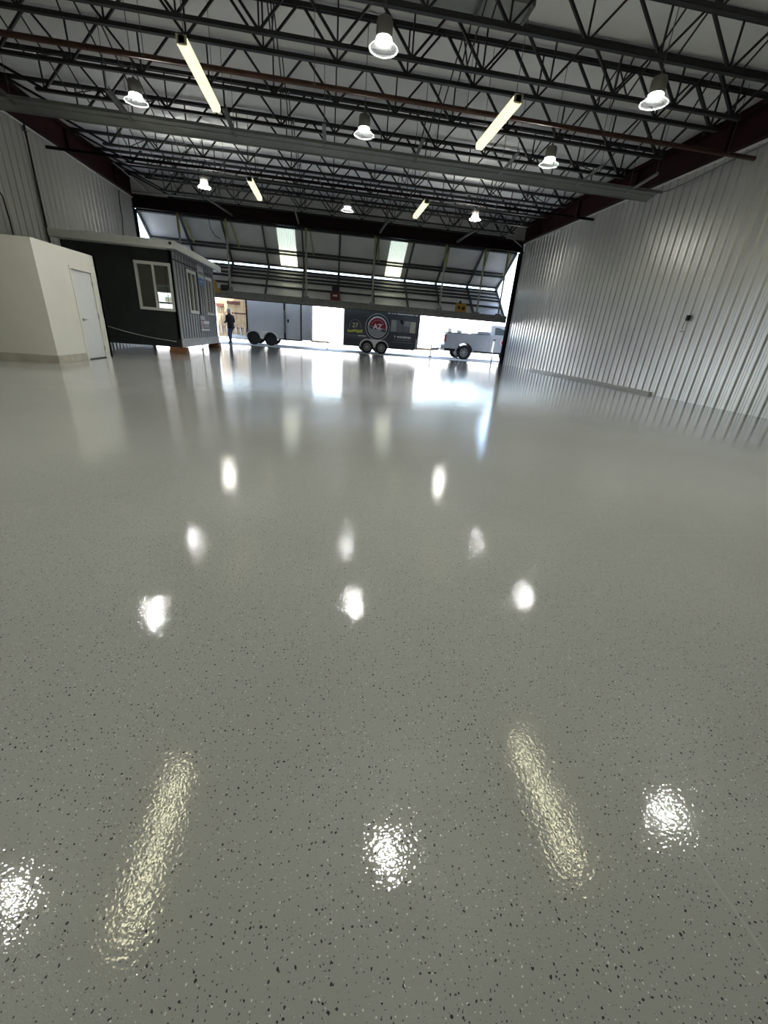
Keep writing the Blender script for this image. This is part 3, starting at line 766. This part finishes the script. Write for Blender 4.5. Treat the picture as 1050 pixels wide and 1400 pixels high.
def wheel(mb_t, x, y, r, w, tparent, rimmat, side=-1):
    """wheel lying in the xz plane; outer face towards side*y"""
    ri = r*.62
    tr = MB().lathe([(ri,-w/2),(r*.93,-w/2),(r,-w/2+.04),(r,w/2-.04),(r*.93,w/2),(ri,w/2)], (x,y,r), 30, 'y', close=True).build('tyre', M['tyre'], tparent, smooth=True)
    f = y+side*w*.32
    MB().lathe([(ri,-w*.4),(ri,w*.4),(ri-.03,w*.4),(ri-.03,-w*.4)], (x,y,r), 30, 'y', close=True).build('rim', rimmat, tr, smooth=True)
    mb = MB(); mb.cyl((x,f-.02,r),(x,f+.02,r),r*.17,n=14)
    for k in range(8):
        a = 2*PI*k/8
        mb.bar((x+math.cos(a)*r*.1,f,r+math.sin(a)*r*.1),(x+math.cos(a)*(ri-.02),f,r+math.sin(a)*(ri-.02)),.03,r*.13,(0,1,0)) if False else mb.bar((x+math.cos(a)*r*.1,f,r+math.sin(a)*r*.1),(x+math.cos(a)*(ri-.02),f,r+math.sin(a)*(ri-.02)),r*.13,.03,(0,1,0))
    mb.build('hub_spokes', rimmat, tr)
    MB().cyl((x,y-.01,r),(x,y+.02,r),ri*.98,n=24).build('wheel_back', M['tblack'], tr)

def fender(t, xa, xb, y, r, m):
    """rounded tandem fender with a dipped skirt between the wheels"""
    R = r+.10; pts = []; n = 10
    for k in range(n+1):
        a = PI-PI*.5*k/n; pts.append((xa+R*math.cos(a), r+R*math.sin(a)))
    for k in range(n+1):
        a = PI*.5-PI*.5*k/n; pts.append((xb+R*math.cos(a), r+R*math.sin(a)))
    ins = [(x, z-.0) for x, z in pts]
    inner = []
    q = r+.045
    for k in range(n+1):
        a = .0+PI*k/n; inner.append((xb+q*math.cos(a), r+q*math.sin(a)))
    for k in range(n+1):
        a = .0+PI*k/n; inner.append((xa+q*math.cos(a), r+q*math.sin(a)))
    # keep the skirt between the wheels above axle height
    inner2 = []
    for x, z in inner: inner2.append((x, z))
    poly = pts+inner2
    mb = MB(); n_ = len(poly)
    mb.prism(poly, y-.30, y-.27)
    o = MB()
    vs = [(x,y-.30,z) for x,z in pts]+[(x,y+.02,z) for x,z in pts]; k = len(pts)
    o.add(vs, [(i,i+1,k+i+1,k+i) for i in range(k-1)])
    mb.add(o.v, o.f)
    return mb.build('fender', m, t)

# white cargo trailer with its rear door folded open
ty = 30.85; tw = 2.3
t = thing('cargo_trailer', 'white enclosed cargo trailer parked outside, rear end on the left', 'trailer', (-3.3, ty+tw/2, 0))
X0, X1 = -5.5, -1.12
MB().cbox(X0, X1, ty, ty+tw, .5, 2.78, .03).build('body', M['twhite'], t)
for a, b in ((X0-.02, X0+.09), (-3.05, -2.93), (-1.95, -1.84)):
    box('black_post', M['tblack'], t, a, b, ty-.015, ty, .44, 2.78)
box('bottom_rail', M['tblack'], t, X0, -1.84, ty-.01, ty+tw, .42, .5)
box('top_rail', M['alu'], t, X0, X1, ty-.012, ty, 2.72, 2.78)
dd = box('side_door', M['twhite'], t, -2.86, -1.97, ty-.03, ty-.005, .55, 2.62)
mb = MB(); 
for a in ((-2.90,-2.86,.52,2.66),(-1.97,-1.93,.52,2.66)): mb.box(a[0],a[1],ty-.035,ty,a[2],a[3])
mb.box(-2.90,-1.93,ty-.035,ty,.50,.55); mb.build('door_edge', M['alu'], dd)
box('latch', M['rubber'], dd, -2.80,-2.70,ty-.06,ty-.03,1.55,1.75)
MB().cyl((-2.99,ty-.04,.9),(-2.99,ty-.04,2.3),.02,n=8).build('bar_lock', M['alu'], dd)
for x in (-5.05, -3.93): wheel(None, x, ty-.15, .41, .24, t, M['tblack'])
fender(t, -5.05, -3.93, ty+.0, .41, M['fend'])
box('axle', M['tblack'], t, -5.3, -3.6, ty-.03, ty+tw+.03, .34, .46)
for x in (-5.05, -3.93): wheel(None, x, ty+tw+.15, .41, .24, t, M['tblack'], 1)
box('vent', M['alu'], t, -1.5,-1.25,ty-.012,ty,.62,1.1)
for z in (.9, 2.2): MB().cyl((X0+.03,ty-.03,z),(X0+.03,ty-.0,z),.04,n=10).build('side_marker', M['orange'], t)
# rear door swung out at an angle: plywood inside face with tool rail
DU = Vector((-.905,.424,0)); DN = Vector((-.424,-.905,0)); DO = Vector((-5.55,32.05,0))
def onto(mb):
    for v in mb.v:
        q = DO+DU*v.x+DN*v.y; v.xyz = (q.x, q.y, v.z)
    return mb
def dbox(name, m, par, *a): return onto(MB().box(*a)).build(name, m, par)
dr2 = onto(MB().cbox(0, 2.62, -.06, 0, .30, 2.78, .01)).build('rear_door', M['ply'], t)
dbox('door_bottom_edge', M['alu'], dr2, 0, 1.55, 0, .02, .28, .5)
dbox('door_bottom_trim', M['tblack'], dr2, 0, 1.55, -.06, .02, .22, .28)
for k in range(1, 8): dbox('plank_gap', M['brown'], dr2, k*.33-.006, k*.33+.006, 0, .003, .5, 2.78)
dbox('tool_rail', M['brown'], dr2, .2, 1.35, 0, .03, 1.84, 1.92)
dbox('tool_rail', M['brown'], dr2, .1, 2.5, 0, .02, .92, .95)
for x in (2.28, 1.82, 1.03, .68, .3):
    mb = MB(); mb.tube([(x+.05,.03,1.0),(x+.02,.05,.82),(x-.03,.06,.62),(x-.05,.04,.48)], .035, 8); onto(mb).build('white_bracket', M['pvc'], dr2, smooth=True)
box('door_stay', M['tblack'], t, -5.62, X0, 31.9, 32.1, .3, 2.78)
def broom(x, w, lab, z):
    q = DO+DU*x+DN*.1
    b = thing('push_broom', lab, 'broom', (q.x, q.y, .7))
    onto(MB().cbox(x-w/2, x+w/2, .06, .16, z, z+.1, .012)).build('block', M['brown'], b)
    onto(MB().prism([(x-w/2,z+.1),(x+w/2,z+.1),(x+w/2+.01,z+.2),(x-w/2-.01,z+.2)], .07, .15)).build('bristles', M['brown'], b)
    onto(MB().cyl((x,.11,z+.02),(x,.06,.75),.018,n=8)).build('handle', M['handle'], b)
broom(2.21, .6, 'small brown push broom hung head up on the plywood trailer door', 2.22)
broom(1.12, 1.0, 'wide dark brown push broom hung head up on the plywood trailer door', 2.42)
# tongue with jack
tg = MB(); cyy = ty+tw/2
tg.bar((X1-.1,cyy-.7,.46),(.1,cyy,.46),.10,.10); tg.bar((X1-.1,cyy+.7,.46),(.1,cyy,.46),.10,.10)
tg = tg.build('tongue', M['tan'], t)
MB().cyl((-.1,cyy,.02),(-.1,cyy,1.1),.035,n=10).build('tongue_jack', M['dgrey'], tg)
box('jack_foot', M['dgrey'], tg, -.2,0,cyy-.1,cyy+.1,-.005,.03)
mb = MB(); mb.tube([(-.7,cyy-.35,.42),(-.66,cyy-.35,.25),(-.6,cyy-.33,.2),(-.55,cyy-.3,.4)], .015, 6); mb.build('safety_chain', M['dgrey'], tg)

# dark trailer with lettering
ty = 30.35; tw = 2.4
t = thing('cargo_trailer', 'charcoal enclosed trailer with a red saw blade logo, parked outside in the middle', 'trailer', (3.6, ty+tw/2, 0))
X0, X1 = 1.0, 6.28
MB().cbox(X0, X1, ty, ty+tw, .46, 2.78, .03).build('body', M['tdark'], t)
box('bottom_rail', M['tblack'], t, X0, X1-.25, ty-.012, ty+tw, .40, .48)
box('corner_trim', M['alu'], t, X1-.18, X1-.01, ty-.01, ty, .52, 1.15)
box('rear_edge', M['lettg'], t, X0, X0+.05, ty-.01, ty, .46, 2.76)
dd = MB(); 
for a in ((4.12,4.135,.6,2.6),(6.02,6.035,.6,2.6)): dd.box(a[0],a[1],ty-.008,ty,a[2],a[3])
dd.box(4.12,6.035,ty-.008,ty,2.58,2.6); dd.build('side_door_seam', M['tblack'], t)
for x in (2.64, 3.66): wheel(None, x, ty-.15, .41, .24, t, M['rim'])
fender(t, 2.64, 3.66, ty+.0, .41, M['fend'])
for x in (2.64, 3.66): wheel(None, x, ty+tw+.15, .41, .24, t, M['rim'], 1)
box('axle', M['tblack'], t, 2.4, 3.9, ty-.03, ty+tw+.03, .34, .42)
# round logo
lc = (3.33, 1.72); y = ty
def disc(name, r, m, yy, par, n=48): return MB().cyl((lc[0],yy,lc[1]),(lc[0],yy-.004,lc[1]),r,n=n).build(name, m, par)
lg = disc('logo_disc', .84, M['alu'], y, t)
disc('logo_ring', .80, M['tblack'], y-.004, lg); disc('logo_field', .68, M['lett'], y-.008, lg)
def half(r, z_off, m, yy, name, up=True, teeth=0, tilt=-.14):
    pts = []
    n = 60
    for k in range(n+1):
        a = PI*k/n if up else PI+PI*k/n
        rr = r
        if teeth: rr = r*(1+.075*(((k*teeth/n) % 1)-.5))
        x, z = rr*math.cos(a), rr*math.sin(a)
        pts.append((lc[0]+x*math.cos(tilt)-z*math.sin(tilt), lc[1]+z_off+x*math.sin(tilt)+z*math.cos(tilt)))
    return MB().prism(pts, yy, yy-.004).build(name, m, lg)
half(.655, 0, M['lettg'], y-.012, 'logo_lower', False)
half(.60, -.02, M['red'], y-.016, 'saw_blade', True, 22)
mb = MB(); pr = []
for k in range(31):
    a = PI*.12+PI*.76*k/30; pr.append((a, .46))
poly = [(lc[0]+r*math.cos(a), lc[1]+r*math.sin(a)) for a, r in pr]+[(lc[0]+(r-.035)*math.cos(a), lc[1]+(r-.035)*math.sin(a)) for a, r in reversed(pr)]
mb.prism(poly, y-.02, y-.023); mb.build('logo_arc', M['lettp'], lg)
MB().prism([(lc[0]-.62,lc[1]+.04),(lc[0]+.1,lc[1]-.14),(lc[0]+.62,lc[1]-.16),(lc[0]+.55,lc[1]-.3),(lc[0]+.3,lc[1]-.24),(lc[0]-.3,lc[1]-.12),(lc[0]-.45,lc[1]-.14)], y-.016, y-.019).build('blade_shadow', M['tblack'], lg)
text_mesh('logo_letters', 'AZ', .46, M['lett'], lg, lc[0]+.0, y-.022, lc[1]+.02, bold=.012)
box('logo_underline', M['lett'], lg, lc[0]-.12, lc[0]+.26, y-.024, y-.02, lc[1]-.2, lc[1]-.175)
# anniversary badge
bc = (1.78, 1.70)
mb = MB(); pr = [PI*-.1+PI*1.2*k/24 for k in range(25)]
mb.prism([(bc[0]+.40*math.cos(a), bc[1]+.40*math.sin(a)) for a in pr]+[(bc[0]+.375*math.cos(a), bc[1]+.375*math.sin(a)) for a in reversed(pr)], y, y-.004)
bd = mb.build('badge_ring', M['lettg'], t)
text_mesh('badge_number', '27', .40, M['goldp'], bd, bc[0], y-.004, bc[1]+.02, bold=.004)
rb = [(-.55,-.24),(-.3,-.30),(0,-.22),(.28,-.26),(.56,-.20),(.5,-.30),(.56,-.40),(.3,-.42),(.12,-.46),(.1,-.36),(-.2,-.42),(-.52,-.44),(-.48,-.34)]
MB().prism([(bc[0]+a, bc[1]+b) for a, b in rb], y, y-.005).build('badge_ribbon', M['gold'], bd)
# lines of print too small to read
def dashes(x0, x1, z0, z1, n, m, seed, yy=ty):
    rnd = random.Random(seed); mb = MB(); w = (x1-x0)/n
    for k in range(n):
        if rnd.random() < .12: continue
        mb.box(x0+k*w, x0+k*w+w*.72, yy-.004, yy, z0+rnd.random()*.25*(z1-z0), z1-rnd.random()*.2*(z1-z0))
    return mb.build('print_line', m, t)
dashes(4.0, 6.1, 2.60, 2.69, 30, M['lett'], 1)
dashes(4.55, 5.75, 1.13, 1.28, 12, M['lett'], 2)
dashes(4.55, 5.75, .99, 1.04, 26, M['lettg'], 3)
dashes(4.4, 5.9, .84, .88, 34, M['lettg'], 4)
dashes(1.15, 1.95, 1.06, 1.12, 20, M['lettg'], 5); dashes(2.0, 2.6, 1.05, 1.14, 8, M['lett'], 6); dashes(1.15, 2.65, .96, .99, 38, M['lettg'], 7)
# strip of job pictures
for k, (a, b, z0, z1, mm) in enumerate([(4.26,4.66,1.52,2.26,'lettg'),(4.28,4.62,1.9,2.24,'alu'),(4.68,5.1,1.52,2.26,'signg'),(4.7,5.1,1.52,1.86,'maroon'),(4.74,5.04,1.88,1.94,'lett'),(4.9,5.06,2.05,2.26,'lettg'),(5.14,5.56,1.52,2.26,'signg'),(5.16,5.56,1.92,2.24,'lettg'),(5.6,6.0,1.52,2.22,'cbase'),(5.6,6.0,1.98,2.2,'signg')]):
    box('picture_panel', M[mm], t, a, b, ty-.004-.003*(k%3), ty, z0, z1)
cyy = ty+tw/2
tg = MB(); tg.bar((X1-.1,cyy-.7,.52),(7.75,cyy,.52),.10,.12); tg.bar((X1-.1,cyy+.7,.52),(7.75,cyy,.52),.10,.12); tg = tg.build('tongue', M['tan'], t)
MB().cyl((7.55,cyy,.03),(7.55,cyy,1.2),.04,n=10).build('tongue_jack', M['dgrey'], tg)
MB().lathe([(0,0),(.13,0),(.13,.02),(.05,.08),(.04,.3),(0,.3)], (7.55,cyy,0), 14).build('jack_foot', M['pipe'], tg)
box('coupler', M['dgrey'], tg, 7.6, 8.1, cyy-.08, cyy+.08, .5, .66)
mb = MB(); mb.tube([(7.2,cyy-.2,.5),(7.25,cyy-.2,.3),(7.32,cyy-.2,.28),(7.35,cyy-.15,.48)], .015, 6); mb.build('safety_chain', M['dgrey'], tg)

# ------------------------------------------------------------------ pickup
ty = 31.3; tw = 2.35
t = thing('pickup_truck', 'white pickup truck outside with its cab behind the right door post', 'truck', (11.7, ty+tw/2, 0))
def arch(cx, r, n=12): return [(cx+r*math.cos(PI-PI*k/n)*-1, .52+r*math.sin(PI*k/n)) for k in range(n+1)]
rx_, fx_ = 10.05, 14.2
def archpts(cx, r): return [(cx+r*math.cos(PI*k/14), .55+r*math.sin(PI*k/14)) for k in range(15)]
prof = [(8.5,.72),(8.44,1.0),(8.46,1.70),(8.55,1.74),(11.82,1.80),(11.86,1.80)]
low = [(11.86,.66),(rx_+.66,.66)]+archpts(rx_, .62)+[(rx_-.66,.70)]
MB().prism(prof+low, ty, ty+tw).build('bed', M['truck'], t)
MB().box(8.7, 11.7, ty+.12, ty+tw-.12, 1.76, 1.815).build('bed_liner', M['rubber'], t)
capr = [(11.90,1.80),(11.95,2.42),(12.1,2.5),(13.35,2.5),(13.55,2.43),(14.25,1.86)]
cab = [(11.90,.66),(11.90,1.84),(14.2,1.84),(15.3,1.74),(15.42,1.6),(15.42,.75),(14.9,.66)]+archpts(fx_, .62)+[(fx_-.66,.66)]
cb = MB().prism(cab, ty, ty+tw).build('cab_body', M['truck'], t)
# greenhouse with tumblehome
mb = MB()
vs = [(x, ty+(.02 if z < 1.9 else .20), z) for x,z in capr]+[(x, ty+tw-(.02 if z < 1.9 else .20), z) for x,z in capr]
n = len(capr)
mb.add(vs, [tuple(range(n)), tuple(range(2*n-1,n-1,-1))]+[(i,n+i,n+(i+1)%n,(i+1)%n) for i in range(n)])
gh = mb.build('cab_roof', M['truck'], cb)
for sgn in (0, 1):
    def yy(z): 
        k = (z-1.84)/(2.42-1.84)
        o = .02+.18*k
        return ty+o-.006 if sgn == 0 else ty+tw-o+.006
    vs = [(12.22,yy(1.86),1.86),(12.24,yy(2.36),2.36),(13.3,yy(2.36),2.36),(13.95,yy(1.9),1.9)]
    MB().add(vs, [(0,1,2,3)]).build('side_window', M['carglass'], cb)
MB().add([(14.2,ty+.12,1.92),(14.2,ty+tw-.12,1.92),(13.62,ty+tw-.26,2.40),(13.62,ty+.26,2.40)], [(0,1,2,3)]).build('windscreen', M['carglass'], cb)
box('door_line', M['lettg'], t, 11.87, 11.90, ty-.004, ty, .66, 1.82)
box('door_handle', M['rubber'], t, 12.16, 12.34, ty-.03, ty, 1.48, 1.58)
MB().cbox(13.5,13.7,ty-.22,ty-.02,1.86,2.12,.03).build('mirror', M['rubber'], t)
MB().cyl((12.95,ty-.004,1.38),(12.95,ty,1.38),.20,n=24).build('door_logo', M['lett'], t)
MB().cyl((12.95,ty-.008,1.38),(12.95,ty-.004,1.38),.165,n=24).build('door_logo_disc', M['orange'], t)
for yy_ in (ty-.005, ty+tw-.16): MB().cbox(8.42, 8.56, yy_, yy_+.165, 1.12, 1.62, .02).build('tail_lamp', M['tlamp'], t)
MB().cbox(8.43, 8.52, ty+.18, ty+tw-.18, .98, 1.68, .02).build('tailgate', M['truck'], t)
MB().cbox(8.2, 8.5, ty+.02, ty+tw-.02, .66, .92, .04).build('rear_bumper', M['alu'], t)
box('hitch', M['dgrey'], t, 7.95, 8.4, ty+1.1, ty+1.25, .55, .66)
MB().cbox(15.35, 15.6, ty+.02, ty+tw-.02, .62, .98, .05).build('front_bumper', M['alu'], t)
box('grille', M['rubber'], t, 15.42, 15.46, ty+.4, ty+tw-.4, 1.05, 1.55)
box('chassis', M['rubber'], t, 8.6, 15.2, ty+.35, ty+tw-.35, .52, .70)
for x in (rx_, fx_):
    wheel(None, x, ty+.15, .5, .28, t, M['rim']); wheel(None, x, ty+tw-.15, .5, .28, t, M['rim'], 1)
    mb = MB(); pr = archpts(x, .62); po = [(x+.70*math.cos(PI*k/14), .55+.70*math.sin(PI*k/14)) for k in range(15)]
    mb.prism(pr+list(reversed(po)), ty-.02, ty+.01); mb.build('arch_lip', M['truck'], t)
    MB().lathe([(.60,-.1),(.61,.5)], (x,ty+.2,.55), 28, 'y').build('wheel_well', M['rubber'], t)
def bucket(x, y, z, r, h, lab):
    b = thing('white_bucket', lab, 'bucket', (x, y, z))
    MB().lathe([(0,0),(r*.88,0),(r,h),(0,h)], (x,y,z), 20).build('pail', M['pvc'], b, smooth=False)
    MB().lathe([(0,h),(r*1.06,h),(r*1.06,h+.03),(0,h+.03)], (x,y,z), 20).build('lid', M['pvc'], b)
bucket(9.0, 32.3, 1.82, .17, .22, 'white bucket in the truck bed nearest the tailgate')
bucket(9.75, 32.2, 1.82, .2, .14, 'low white bucket in the middle of the truck bed')
t2 = thing('tool_chest', 'pale tool chest in the truck bed against the cab', 'chest', (11.35, 32.4, 1.82))
MB().cbox(11.0, 11.8, 31.6, 33.3, 1.82, 1.98, .03).build('case', M['truck'], t2)
box('lid', M['alu'], t2, 10.98, 11.82, 31.58, 33.32, 1.98, 2.02)
t2 = thing('screw_jack', 'grey screw jack standing in front of the truck near the right door post', 'jack', (12.05, 30.7, 0))
MB().lathe([(0,0),(.12,0),(.12,.02),(.07,.08),(.035,.45),(0,.45)], (12.05,30.7,0), 16).build('base_cone', M['lettg'], t2, smooth=True)
MB().cyl((12.05,30.7,.45),(12.05,30.7,.64),.02,n=8).build('screw', M['alu'], t2)
MB().lathe([(0,.64),(.06,.64),(.06,.67),(0,.67)], (12.05,30.7,0), 12).build('head', M['alu'], t2)

# ------------------------------------------------------------------ person
def skin_mesh(name, pts, edges, root, m, parent, sub=2, smooth=True):
    me = bpy.data.meshes.new(name+'_sk'); me.from_pydata([p[:3] for p in pts], edges, [])
    o = bpy.data.objects.new(name+'_sk', me); COL.objects.link(o)
    md = o.modifiers.new('s', 'SKIN'); md.use_smooth_shade = True
    for i, p in enumerate(pts):
        sv = me.skin_vertices[0].data[i]; r = p[3]
        sv.radius = (r, r) if not isinstance(r, tuple) else r
        sv.use_root = (i == root)
    ss = o.modifiers.new('d', 'SUBSURF'); ss.levels = sub; ss.render_levels = sub
    bpy.context.view_layer.update()
    em = bpy.data.meshes.new_from_object(o.evaluated_get(bpy.context.evaluated_depsgraph_get()))
    bpy.data.objects.remove(o)
    mb = MB(); mb.add([v.co.copy() for v in em.vertices], [list(p.vertices) for p in em.polygons])
    bpy.data.meshes.remove(em)
    off = PB
    for v in mb.v: v.xyz = off + rotz(v*(1/S))
    return mb.build(name, m, parent, smooth=smooth)
PB = Vector((-6.30, 29.62, 0)); PA = math.radians(128)     # figure built facing -y, then turned to look left and outwards
def rotz(v):
    c, s_ = math.cos(-PA), math.sin(-PA)
    return Vector((v.x*c-v.y*s_, v.x*s_+v.y*c, v.z))
t = thing('person', 'person in a black jacket and blue jeans walking outside past the trailer door', 'person', tuple(PB))
P = []; Ed = []
def add(p, r, par=None):
    P.append((*p, r)); i = len(P)-1
    if par is not None: Ed.append((par, i))
    return i
pel = add((0,.02,.95), .11); spn = add((0,.0,1.15), .105, pel); chs = add((0,-.02,1.36), .11, spn)
nk = add((0,-.05,1.50), .055, chs); hd0 = add((0,-.075,1.58), .075, nk); hd1 = add((0,-.095,1.67), .092, hd0); hd2 = add((0,-.09,1.745), .06, hd1)
add((0,-.195,1.645), .014, hd1); add((.088,-.09,1.655), .016, hd1); add((-.088,-.09,1.655), .016, hd1)
def leg(sx, knee, ank, toe):
    h = add((sx*.095,.02,.90), .095, pel); k = add(knee, .062, h); a = add(ank, .036, k); tt = add(toe, .02, a); return h,k,a,tt
LEG = [leg(1, (.10,-.05,.49), (.10,.06,.085), (.11,-.10,.03)), leg(-1, (-.10,-.16,.50), (-.10,-.20,.085), (-.11,-.36,.03))]
def arm(sx, el, wr, hdir):
    s0 = add((sx*.17,-.01,1.385), .05, chs); e = add(el, .045, s0); w_ = add(wr, .030, e)
    w = Vector(wr); hv = Vector(hdir).normalized(); side = Vector((sx,0,0)); side = (side-hv*side.dot(hv)).normalized(); nrm = hv.cross(side)
    pm = add(tuple(w+hv*.05), .026, w_)
    for k in range(4):
        u = (k-1.5)*.021
        b = add(tuple(w+hv*.095+side*u), .0105, pm)
        ln = (.03,.036,.038,.030)[k]
        m1 = add(tuple(w+hv*(.095+ln)+side*u+nrm*.006), .0095, b)
        add(tuple(w+hv*(.095+ln*1.75)+side*u+nrm*.022), .0085, m1)
    th = add(tuple(w+hv*.045-side*.03+nrm*.012), .0115, pm); add(tuple(w+hv*.08-side*.045+nrm*.02), .0095, th)
    return s0, e, w_
ARM = [arm(1, (.25,.02,1.14), (.22,-.20,1.06), (-.1,-1,-.1)), arm(-1, (-.25,.0,1.13), (-.20,-.24,1.08), (.1,-1,.05))]
skin_mesh('body', P, Ed, 0, M['skin'], t)
def place(mb):
    for v in mb.v: v.xyz = PB + rotz(v*(1/S))
    return mb
def loft(mb, rings, n=18):
    """rings: (x, y, z, rx, ry) horizontal ellipses from bottom to top"""
    vs = []
    for x, y, z, rx, ry_ in rings:
        for k in range(n): vs.append((x+rx*math.cos(2*PI*k/n), y+ry_*math.sin(2*PI*k/n), z))
    fs = []
    for i in range(len(rings)-1):
        for k in range(n): fs.append((i*n+k, i*n+(k+1)%n, (i+1)*n+(k+1)%n, (i+1)*n+k))
    fs += [tuple(range(n-1,-1,-1)), tuple(range((len(rings)-1)*n, len(rings)*n))]
    return mb.add(vs, fs)
def limb(mb, pts, n=14):
    """tapering tube through (x, y, z, r)"""
    P_ = [Vector(p[:3]) for p in pts]; rings = []
    for i, p in enumerate(P_):
        d = (P_[min(i+1,len(P_)-1)]-P_[max(i-1,0)]).normalized()
        u = Vector((1,0,0)) if abs(d.x) < .9 else Vector((0,1,0))
        a_ = d.cross(u).normalized(); b_ = a_.cross(d)
        rings += [p+a_*math.cos(2*PI*k/n)*pts[i][3]+b_*math.sin(2*PI*k/n)*pts[i][3] for k in range(n)]
    fs = []
    for i in range(len(pts)-1):
        for k in range(n): fs.append((i*n+k, i*n+(k+1)%n, (i+1)*n+(k+1)%n, (i+1)*n+k))
    fs += [tuple(range(n-1,-1,-1)), tuple(range((len(pts)-1)*n, len(pts)*n))]
    return mb.add(rings, fs)
mb = MB()
loft(mb, [(0,.02,.80,.218,.168),(0,.02,.84,.218,.168),(0,.02,.95,.205,.158),(0,.01,1.08,.19,.145),(0,-.01,1.25,.205,.15),(0,-.02,1.36,.215,.145),(0,-.03,1.43,.18,.12),(0,-.04,1.475,.11,.085),(0,-.05,1.52,.075,.07),(0,-.055,1.54,.07,.065)])
for (s0, e, w_) in ARM:
    A_, B_, C2 = P[s0], P[e], P[w_]
    mid = [(A_[k]+B_[k])/2 for k in range(3)]; m2 = [(B_[k]+C2[k])/2 for k in range(3)]
    sg = 1 if A_[0] > 0 else -1
    limb(mb, [(A_[0]-.06*sg,A_[1],A_[2]+.01,.075),(A_[0],A_[1],A_[2],.088),(mid[0]+.01*sg,mid[1],mid[2],.075),(*B_[:3],.068),(*m2,.058),(*[C2[k]*.9+B_[k]*.1 for k in range(3)],.05)])
place(mb).build('jacket', M['jack'], t, smooth=True)
mb = MB()
loft(mb, [(0,.02,.80,.15,.12),(0,.025,.86,.175,.14),(0,.02,.95,.165,.13),(0,.015,1.02,.16,.125)])
for (h, k, a_, tt) in LEG:
    H_, K_, A_ = P[h], P[k], P[a_]
    md = [(H_[i]+K_[i])/2 for i in range(3)]; m2 = [(K_[i]+A_[i])/2 for i in range(3)]
    limb(mb, [(H_[0],H_[1]+.005,.90,.095),(H_[0],H_[1],.83,.102),(*md,.088),(*K_[:3],.073),(*m2,.068),(A_[0],A_[1]-.005,.05,.066)])
place(mb).build('jeans', M['jean'], t, smooth=True)
for (h, k, a_, tt) in LEG:
    x, y = P[a_][0], P[a_][1]; zz = 0
    mb = MB(); loft(mb, [(x,y-.055,zz+.0,.046,.14),(x,y-.055,zz+.025,.050,.145),(x,y-.05,zz+.06,.048,.135),(x,y-.02,zz+.085,.047,.10),(x,y+.0,zz+.12,.046,.06)])
    place(mb).build('shoe', M['shoe'], t, smooth=True)
mb = MB(); mb.ell((0,-.065,1.705), .094, .105, .088); mb.ell((0,-.03,1.63), .082, .07, .075)
place(mb).build('hair', M['hair'], t, smooth=True)

# ------------------------------------------------------------------ daylight
w = bpy.data.worlds.new('sky'); SC.world = w; w.use_nodes = True
N = w.node_tree.nodes; L = w.node_tree.links
bg = N['Background']; st = N.new('ShaderNodeTexSky'); st.sky_type = 'NISHITA'; st.sun_disc = False
st.sun_elevation = math.radians(66); st.sun_rotation = math.radians(187); st.altitude = 300; st.dust_density = 2.5; st.air_density = 1.0
L.new(st.outputs[0], bg.inputs['Color']); bg.inputs['Strength'].default_value = 1.25
sun = bpy.data.lights.new('sun', 'SUN'); sun.energy = 23.; sun.angle = math.radians(.6); sun.color = (1,.95,.86)
so = bpy.data.objects.new('sun', sun); COL.objects.link(so); so.location = (0,0,30)
so.rotation_euler = Vector((-.05,.40,-.95)).to_track_quat('-Z','Y').to_euler()

# ------------------------------------------------------------------ camera
F = 548.19; pi_, yw, ro, H = .41909, .15798, .081493, 1.4
cp, sp, cy, sy = math.cos(pi_), math.sin(pi_), math.cos(yw), math.sin(yw)
f = Vector((sy*cp, cy*cp, -sp)); r0 = Vector((cy, -sy, 0)); u0 = r0.cross(f)
r = r0*math.cos(ro)+u0*math.sin(ro); u = -r0*math.sin(ro)+u0*math.cos(ro)
cam = bpy.data.cameras.new('camera'); co = bpy.data.objects.new('camera', cam); COL.objects.link(co)
cam.sensor_fit = 'VERTICAL'; cam.sensor_height = 36; cam.sensor_width = 27; cam.lens = F/1400*36; cam.clip_end = 400; cam.clip_start = .02
mw = Matrix((r, u, -f)).transposed().to_4x4(); mw.translation = Vector((0,0,H)); co.matrix_world = mw
SC.camera = co

# ------------------------------------------------------------------ to metres
done = set()
for o in list(COL.objects):
    o.location = o.location*S
    if o.type == 'MESH' and o.data.name not in done:
        done.add(o.data.name); o.data.transform(Matrix.Scale(S, 4))
vs = SC.view_settings
vs.view_transform = 'Standard'; vs.look = 'None'; vs.exposure = 0.; vs.gamma = 1.; vs.use_curve_mapping = False
